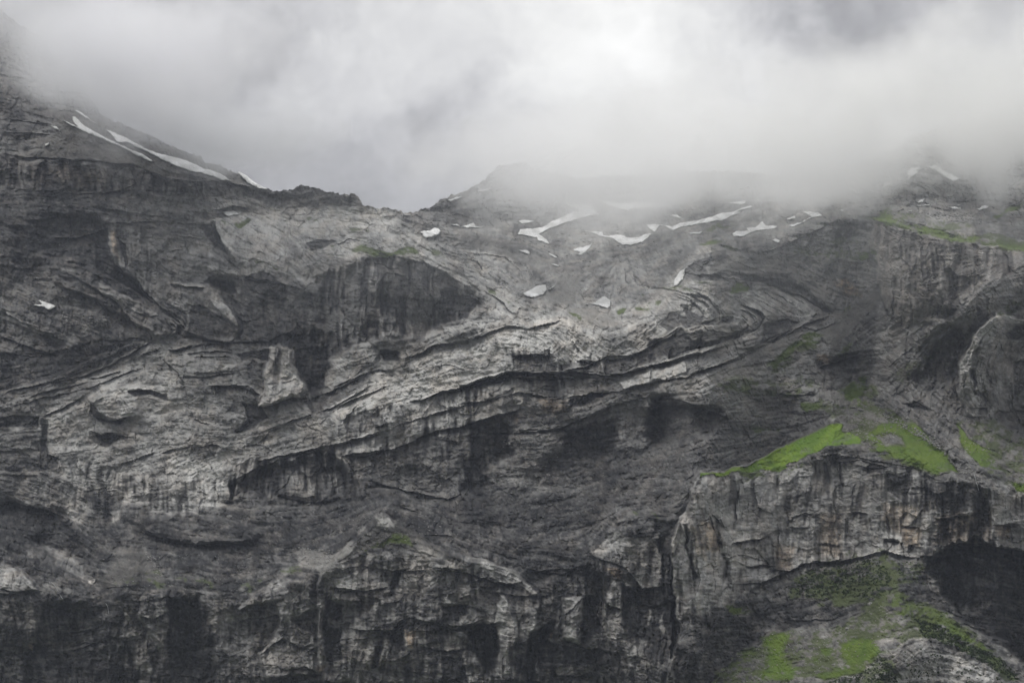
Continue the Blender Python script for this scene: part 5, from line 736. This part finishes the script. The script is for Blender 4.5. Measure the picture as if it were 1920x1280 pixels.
# ------------------------------------------------------------------ snow patches lying on the ground
Dfin = Deff
def depth_at(u, v):
    return samp(Dfin, (np.asarray(v, np.float32) - V0) / G, (np.asarray(u, np.float32) - U0) / G)
DSM = blur(np.minimum(Dfin, 6000), 2.5)
def snow_patch(crop, s, label, group='snow patches on the high ground', thick=2.0):
    p = pts(s, crop); g = .9; m = 3
    x = np.arange(p[:, 0].min() - m, p[:, 0].max() + m, g, dtype=np.float32); y = np.arange(p[:, 1].min() - m, p[:, 1].max() + m, g, dtype=np.float32)
    X, Y = np.meshgrid(x, y); r = np.random.RandomState(abs(hash(s)) % 9999 if False else int(p.sum()) % 9999)
    wob = sum(a * np.sin(X * f + ph) * np.sin(Y * f * 1.3 + ph2) for a, f, ph, ph2 in [(.9, .16, *r.uniform(0, 6, 2)), (.7, .38, *r.uniform(0, 6, 2)), (.5, .9, *r.uniform(0, 6, 2))])
    d, _, _ = seg_dist(X, Y, p, True); sd = np.where(inside(X, Y, p), d, -d) + wob * .8
    use = sd > -1.4
    d0 = samp(DSM, (Y - V0) / G, (X - U0) / G); d1 = depth_at(X, Y)
    dd = np.minimum(d0, d1 + 3.0)
    h = np.where(sd > 0, 1.2 + thick * np.minimum(sd / 3.0, 1) ** .6 + 3.5 * (sd > .3), -5.0)
    base = np.where(sd > 0, np.minimum(d0, d1), d1)
    Pp = world_pos(X, Y, base - h)
    H, W = X.shape; idx = np.arange(H * W).reshape(H, W)
    f = use[:-1, :-1] & use[1:, :-1] & use[:-1, 1:] & use[1:, 1:]; fi, fj = np.nonzero(f)
    if len(fi) == 0: return
    q = np.stack([idx[fi, fj], idx[fi + 1, fj], idx[fi + 1, fj + 1], idx[fi, fj + 1]], 1)
    un, inv = np.unique(q, return_inverse=True)
    me = bpy.data.meshes.new('snow_patch'); me.from_pydata(Pp.reshape(-1, 3)[un].tolist(), [], inv.reshape(-1, 4).tolist())
    me.polygons.foreach_set('use_smooth', np.ones(len(fi), bool)); me.materials.append(SNOW)
    o = bpy.data.objects.new('snow_patch', me); sc.collection.objects.link(o)
    tag(o, label=label, category='snow patch', group=group)
SNOWS = [
 ('A', '370,597 385,600 440,650 530,700 650,760 740,795 788,830 760,826 640,765 520,712 400,662 312,616 330,618 395,650 380,630', 'long forked snow streak running down the grey rubble slope'),
 ('A', '530,658 560,668 640,705 760,770 860,800 960,825 1060,870 1130,890 1190,930 1140,925 1040,890 980,880 880,845 780,790 690,750 660,735 600,730 570,690', 'largest snow field on the upper left slope, its top lost in cloud'),
 ('A', '372,560 420,580 460,612 430,600', 'thin snow sliver above the forked streak, near the cloud'), ('A', '475,622 497,635 485,634', 'tiny snow fleck right of the thin sliver on the upper left slope'),
 ('A', '1225,885 1270,905 1310,940 1380,975 1330,968 1270,940', 'narrow snow strip running down to the left skyline'), ('A', '265,648 290,650 308,672 280,662', 'small snow spot left of the forked streak, upper of two'),
 ('A', '232,742 256,727 250,745 236,752', 'small triangular snow spot at the foot of the banded wall'), ('A', '1135,1087 1200,1084 1243,1103 1200,1106 1165,1112', 'snow wedge below a dark rock hollow on the left wall'),
 ('D', '150,524 215,522 200,500 225,508 260,518 287,528 280,540 250,552 225,535', 'lone arrow shaped snow patch in the dark wall at far left'),
 ('B', '455,535 480,525 515,528 530,512 550,514 566,530 560,545 530,560 490,565', 'cup shaped snow patch on the ridge left of the basin'), ('B', '612,495 650,492 665,505 640,503', 'tiny snow strip at the foot of the dark far cliff'),
 ('B', '668,507 735,488 745,505 770,508 797,496 770,515 700,512', 'flat snow patch below the dark cliff of the misty peak'), ('B', '955,478 990,473 1055,478 1010,488 980,493', 'short snow patch left above the long snow ribbon'),
 ('B', '1210,395 1340,395 1360,430 1390,442 1300,458 1200,490 1130,515 1070,545 1110,570 1125,598 1065,580 1060,565 962,545 975,520 1060,515 1110,500 1130,480 1190,460 1220,440 1280,420', 'big snow ribbon winding down from the misty plateau'),
 ('B', '965,628 1010,627 1026,640 1022,652 1000,645', 'small snow patch under the long ribbon, above the basin'), ('B', '1245,625 1340,596 1335,618 1300,645 1290,655 1255,648 1280,640', 'ragged snow patch in the middle of the stony bowl'),
 ('B', '1110,642 1150,652 1195,682 1150,665', 'narrow slanting snow strip in the upper basin'), ('B', '1134,698 1160,700 1186,708 1160,712', 'little flat snow patch below the slanting strip'),
 ('B', '1310,530 1395,532 1400,550 1430,556 1440,548 1500,550 1520,562 1590,560 1620,545 1660,538 1600,590 1550,600 1500,603 1465,580 1455,570 1400,558', 'wide sagging snow band across the plateau'),
 ('B', '1622,497 1700,495 1755,508 1790,490 1919,468 2020,432 2110,432 2010,475 1900,492 1850,500 1760,525 1720,505 1690,503 1665,535 1640,520', 'long rising snow band on the right of the sagging band'),
 ('B', '1835,541 1912,530 1900,543 1850,547', 'small flat snow patch below the long rising band'), ('B', '990,850 1060,812 1105,800 1111,830 1090,855 1050,870 1010,866', 'bright egg shaped snow patch in the basin bottom'),
 ('B', '1115,832 1148,812 1140,822', 'tiny snow sliver right of the egg shaped patch'), ('B', '1308,906 1350,900 1400,862 1420,870 1440,885 1437,915 1420,927 1360,908', 'bright fan shaped snow patch at the basin lip'),
 ('B', '1822,720 1812,780 1780,810 1763,812 1770,770 1795,740', 'upright snow patch under the dark fold edge'), ('B', '1725,445 1780,446 1805,462 1760,455', 'thin faint snow strip in the mist above the rising band'),
 ('B', '600,370 640,358 685,350 650,365 610,377', 'faint snow strip on the left flank of the misty peak'), ('B', '730,330 770,318 830,311 790,323', 'faint upper snow strip on the misty peak'),
 ('B', '1380,375 1500,385 1640,380 1740,395 1640,410 1560,412 1530,430 1420,400', 'pale snow sheet almost hidden in the mist'),
 ('C', '418,540 440,530 500,528 480,510 540,512 575,478 590,500 650,505 630,520 540,530 480,555 425,560', 'star shaped snow patch on the right plateau'), ('C', '708,502 780,480 820,455 780,430 740,425 860,435 880,450 820,465 770,495 730,508', 'hooked snow patch right of the star shaped one'),
 ('C', '617,578 645,567 665,580 655,590', 'small snow lump at the edge of the crags'), ('C', '690,468 745,452 740,465 710,472', 'faint snow fleck above the hooked patch'), ('C', '400,382 490,374 485,388 430,393', 'flat snow patch near the cloud on the right plateau'),
 ('C', '422,432 470,408 524,399 520,406 470,422 430,436', 'thin rising snow patch beneath the flat one near the cloud'),
 ('C', '1296,276 1325,258 1320,225 1340,208 1383,203 1375,228 1350,250 1310,275', 'crooked snow gully high on the right slope'), ('C', '1415,200 1460,190 1500,215 1560,245 1590,262 1550,276 1500,245 1470,225', 'pale snow field high on the right fading in mist'),
 ('C', '1195,284 1254,283 1245,293 1215,297 1200,308', 'snow patch with a tail left below the crooked gully'), ('C', '1150,290 1184,286 1175,298', 'small snow spot left of the tailed patch'),
 ('C', '1365,378 1410,360 1395,385 1375,388', 'small pointed snow patch above the brown cliff'), ('C', '1362,398 1445,392 1430,400 1380,403', 'thin flat snow strip below the pointed patch'), ('C', '1325,424 1350,420 1340,432', 'tiny snow dot left below the flat strip'),
 ('C', '1525,405 1610,410 1590,418 1550,414', 'flat snow strip in the middle of the right terrace'), ('C', '1558,393 1595,392 1590,403', 'tiny snow spot just above the terrace strip'), ('C', '1645,408 1690,412 1700,400 1740,402 1720,415 1690,422', 'rightmost snow patch on the terrace'),
 ('C', '975,420 998,422 985,427', 'tiny snow dot left of the terrace near the cloud edge')]
for a in SNOWS: snow_patch(*a)

# ------------------------------------------------------------------ boulders, stones, shrubs, waterfalls
def stone_verts(r, rs, n=2):
    t = (1 + 5 ** .5) / 2
    v = np.array([(-1, t, 0), (1, t, 0), (-1, -t, 0), (1, -t, 0), (0, -1, t), (0, 1, t), (0, -1, -t), (0, 1, -t), (t, 0, -1), (t, 0, 1), (-t, 0, -1), (-t, 0, 1)], float) / 1.9
    f = [(0, 11, 5), (0, 5, 1), (0, 1, 7), (0, 7, 10), (0, 10, 11), (1, 5, 9), (5, 11, 4), (11, 10, 2), (10, 7, 6), (7, 1, 8), (3, 9, 4), (3, 4, 2), (3, 2, 6), (3, 6, 8), (3, 8, 9), (4, 9, 5), (2, 4, 11), (6, 2, 10), (8, 6, 7), (9, 8, 1)]
    v = v * rs.uniform(.7, 1.25, (12, 1)) * np.array([rs.uniform(.9, 1.4), rs.uniform(.8, 1.2), rs.uniform(.55, .9)]) * r
    return v, f
BOULD = [('H', 1240, 606, 16, 'pale boulder on the green slope right of the meadow'), ('H', 1038, 448, 15, 'rounded boulder in the narrow green strip above the meadow'), ('H', 1082, 462, 12, 'flat slanting slab right of the rounded boulder'),
 ('H', 665, 636, 9, 'small boulder above the left flank of the meadow'), ('H', 1060, 572, 11, 'grey boulder in the gully behind the meadow crest'), ('H', 1320, 505, 12, 'dark boulder in the stony channel under the curved rib'),
 ('E', 1655, 598, 12, 'pale boulder on the small grey rubble fan'), ('D', 540, 605, 11, 'pale boulder below the arrow shaped snow patch'), ('E', 480, 748, 9, 'white boulder at the foot of the pale rubble strip'), ('I', 1010, 1000, 12, 'grey boulder on the knoll above the bright turf'),
 ('I', 940, 1185, 10, 'grey slab on the bare strip between the two turf patches'), ('I', 1130, 875, 18, 'mossy crag at the top of the knoll'), ('E', 1180, 425, 15, 'rounded block on top of the dark mound'), ('D', 340, 590, 12, 'dark block among rubble under the left snow patch')]
rs = np.random.RandomState(5)
for c, x, y, r, lab in BOULD:
    u, v = pts('%f,%f' % (x, y), c)[0]; d = float(depth_at(u, v)); R_ = r * .365 * d / FPX
    vv, ff = stone_verts(R_, rs); me = bpy.data.meshes.new('boulder'); me.from_pydata(vv.tolist(), [], ff); me.materials.append(STONE)
    o = bpy.data.objects.new('boulder', me); o.location = world_pos(u, v, d - R_ * .3).tolist(); sc.collection.objects.link(o)
    tag(o, label=lab, category='boulder', group='boulders on the slopes')
def scatter(name, mat, areas, label, leafy=False):
    V, F, k = [], [], 0
    for crop, s, n, r0, r1 in areas:
        p = pts(s, crop); cnt = 0
        while cnt < n:
            u, v = rs.uniform(p[:, 0].min(), p[:, 0].max()), rs.uniform(p[:, 1].min(), p[:, 1].max())
            if not inside(np.array([u]), np.array([v]), p)[0]: continue
            cnt += 1; d = float(depth_at(u, v)); r = rs.uniform(r0, r1) ** 1.0
            c = world_pos(u, v, d - r * .2)
            if leafy:
                for _ in range(11):
                    a = rs.normal(0, 1, 3); a /= np.linalg.norm(a); q = c + a * r * np.array([1, 1, .75]) * rs.uniform(.5, 1); e1 = rs.normal(0, 1, 3); e1 *= .55 * r / np.linalg.norm(e1); e2 = np.cross(a, e1)
                    V += [q - e1, q + e2, q + e1, q - e2 * .8]; F.append((k, k + 1, k + 2, k + 3)); k += 4
            else:
                vv, ff = stone_verts(r, rs); V += list(vv + c); F += [tuple(i + k for i in f) for f in ff]; k += 12
    me = bpy.data.meshes.new(name); me.from_pydata([tuple(x) for x in V], [], F); me.materials.append(mat)
    o = bpy.data.objects.new(name, me); sc.collection.objects.link(o); tag(o, kind='stuff', label=label)
scatter('loose_stones', STONE, [('H', '900,400 1150,420 1250,560 1300,640 1150,640 1000,560', 260, .5, 1.5), ('H', '1160,470 1300,520 1450,600 1560,740 1680,780 1600,790 1480,660 1300,560', 260, .5, 1.5), ('I', '480,1100 640,1020 1000,980 1200,850 1250,1000 1150,1120 900,1220 700,1280 320,1280', 330, .3, .9),
 ('E', '1480,580 1730,600 1690,740 1600,690', 160, .4, 1.3), ('E', '740,600 800,640 850,740 800,740', 80, .4, 1.2), ('D', '300,560 540,580 560,640 300,620', 120, .5, 1.6), ('G', '0,380 500,380 700,560 100,560', 120, .4, 1.0), ('F', '880,700 1200,740 1100,980 900,960', 220, .5, 1.3), ('C', '1100,420 1700,440 1700,500 1200,440', 200, .5, 2.0), ('H', '1250,500 1900,700 1900,760 1600,760', 140, .4, 1.2), ('H', '0,620 800,600 300,760 0,800', 140, .4, 1.0), ('E', '500,640 1300,600 1400,700 1250,830 560,770', 140, .25, .8), ('G', '900,180 1900,120 1700,400 1000,520', 160, .25, .8), ('B', '900,560 1500,500 1700,600 1300,720', 160, .6, 1.8)],
 'loose stones scattered over the rubble and turf slopes')
scatter('dwarf_shrubs', SHRUB, [('I', '740,760 840,690 1180,640 1240,760 1180,840 1100,850 960,820 800,840 700,820', 520, .9, 2.2), ('I', '1350,940 1500,990 1650,1080 1800,1150 1900,1260 1850,1260 1700,1170 1550,1085 1400,1040', 560, .9, 2.0), ('I', '1180,1140 1240,1190 1270,1280 900,1280 1100,1220', 260, .8, 1.7), ('I', '1260,660 1400,660 1400,740 1280,760', 60, .8, 1.6), ('I', '1300,1080 1700,1190 1850,1280 1300,1290', 90, .8, 1.8)],
 'low dark green shrubs on the slopes under the grey buttress', True)
def fall(crop, s, wd, label):
    p = pts(s, crop); V, F = [], []
    for i, (u, v) in enumerate(p):
        d = float(depth_at(u, v)) - 1.6
        for du, dd in ((-wd, 0), (0, -1.2), (wd, 0)): V.append(tuple(world_pos(u + du * (1 + .4 * math.sin(i * 2.1)), v, d + dd)))
        if i: F += [(3 * i - 3, 3 * i - 2, 3 * i + 1, 3 * i), (3 * i - 2, 3 * i - 1, 3 * i + 2, 3 * i + 1)]
    me = bpy.data.meshes.new('waterfall'); me.from_pydata(V, [], F); me.materials.append(WATER)
    o = bpy.data.objects.new('waterfall', me); sc.collection.objects.link(o); tag(o, label=label, category='waterfall', group='thin waterfalls on the cliffs')
fall('I', '1662,208 1668,225 1672,245 1680,265 1686,290', .5, 'thin waterfall over the rim of the grey buttress at right')
fall('E', '262,760 280,775 295,800 308,825 322,848', .45, 'slanting white trickle on the dark rock at far left')
fall('E', '543,870 553,885 557,905 560,925', .45, 'short white trickle on the lower left cliff')

# ------------------------------------------------------------------ air: even haze, and the cloud wrapped round the summits
def vol_box(name, lo, hi, mat):
    x0, y0, z0 = lo; x1, y1, z1 = hi; me = bpy.data.meshes.new(name)
    me.from_pydata([(x0, y0, z0), (x1, y0, z0), (x1, y1, z0), (x0, y1, z0), (x0, y0, z1), (x1, y0, z1), (x1, y1, z1), (x0, y1, z1)], [], [(0, 3, 2, 1), (4, 5, 6, 7), (0, 1, 5, 4), (1, 2, 6, 5), (2, 3, 7, 6), (3, 0, 4, 7)])
    me.materials.append(mat); o = bpy.data.objects.new(name, me); sc.collection.objects.link(o); return o
hm = bpy.data.materials.new('haze_air'); hm.use_nodes = True; n = NT(hm.node_tree)
pv = n.n('ShaderNodeVolumePrincipled'); pv.inputs['Color'].default_value = (.76, .82, 1, 1); pv.inputs['Density'].default_value = 3.3e-5; pv.inputs['Anisotropy'].default_value = .2
o_ = n.n('ShaderNodeOutputMaterial'); n.put(o_.inputs['Volume'], pv.outputs[0])
tag(vol_box('haze', (-4000, -4000, -521), (4000, 4000, 700), hm), kind='stuff')

def cloud(u, v, d, rad, dens, col, label, k=1.0, seed=0.0):
    """a drifting bank of vapour: soft ellipsoid broken up by 3-D noise"""
    c = world_pos(u, v, d); m = bpy.data.materials.new('cloud_vapour'); m.use_nodes = True; n = NT(m.node_tree)
    co = n.n('ShaderNodeTexCoord').outputs['Object']
    f, c3 = n.noise(n.vec('ADD', co, (seed * 371.0, seed * 97.0, 0)), .0085, 3, .6)
    wv = n.vec('MULTIPLY', n.vec('SUBTRACT', c3, (.5, .5, .5)), (.7, .7, .7))
    q = n.vec('ADD', n.vec('MULTIPLY', co, (1 / rad[0], 1 / rad[1], 1 / rad[2])), wv)
    r = n.vec('LENGTH', q)
    body = n.remap(n.math('ADD', r, n.math('MULTIPLY', n.math('SUBTRACT', f, .5), 1.5 * k)), .15, .95, 1.0, 0.0)
    p = n.n('ShaderNodeVolumePrincipled'); p.inputs['Color'].default_value = (*col, 1); p.inputs['Anisotropy'].default_value = .3
    if k == 0: body = n.remap(n.vec('LENGTH', n.vec('MULTIPLY', co, (1 / rad[0], 1 / rad[1], 1 / rad[2]))), .1, 1.0, 1.0, 0.0)
    n.put(p.inputs['Density'], n.math('MULTIPLY', body, dens))
    o = n.n('ShaderNodeOutputMaterial'); n.put(o.inputs['Volume'], p.outputs[0]); m.cycles.volume_step_rate = 2.4
    R3 = [1.12 * x for x in rad]; ob = vol_box('cloud', [-x for x in R3], R3, m); ob.location = c.tolist()
    tag(ob, kind='stuff', label=label)
cloud(262, 118, 1985, (195, 200, 126), .0230, (.955, .955, .97), 'grey cloud over the rocky summit at upper left', 1.1, 1)
cloud(60, 5, 2020, (160, 180, 125), .0085, (.955, .955, .97), 'thin cloud in front of the topmost crag at far left', 1.2, 9)
cloud(430, 258, 1985, (140, 130, 60), .0200, (.95, .955, .97), 'thin cloud brushing the snow slope on the left', 1.2, 2)
cloud(1010, 300, 2030, (200, 140, 88), .0105, (.985, .985, .99), 'mist veiling the dark far peak', 1.7, 3)
cloud(1330, 298, 2100, (400, 300, 122), .0078, (.998, .998, .995), 'bright cloud lying on the snowy plateau', 1.9, 4)
cloud(1800, 195, 1950, (330, 220, 116), .0150, (.995, .995, .99), 'cloud hiding the slope above the right terrace', 1.7, 5)
cloud(1600, 280, 2010, (230, 200, 92), .0090, (.997, .997, .995), 'low cloud tongue between the plateau and the right terrace', 1.9, 6)
cloud(1130, 372, 2010, (130, 120, 48), .0060, (.99, .99, .99), 'loose wisp drifting over the long snow ribbon', 1.8, 11)
cloud(1250, 430, 1620, (800, 260, 150), .00042, (.94, .97, 1), 'faint veil of mist in front of the upper cliffs', 0, 7)
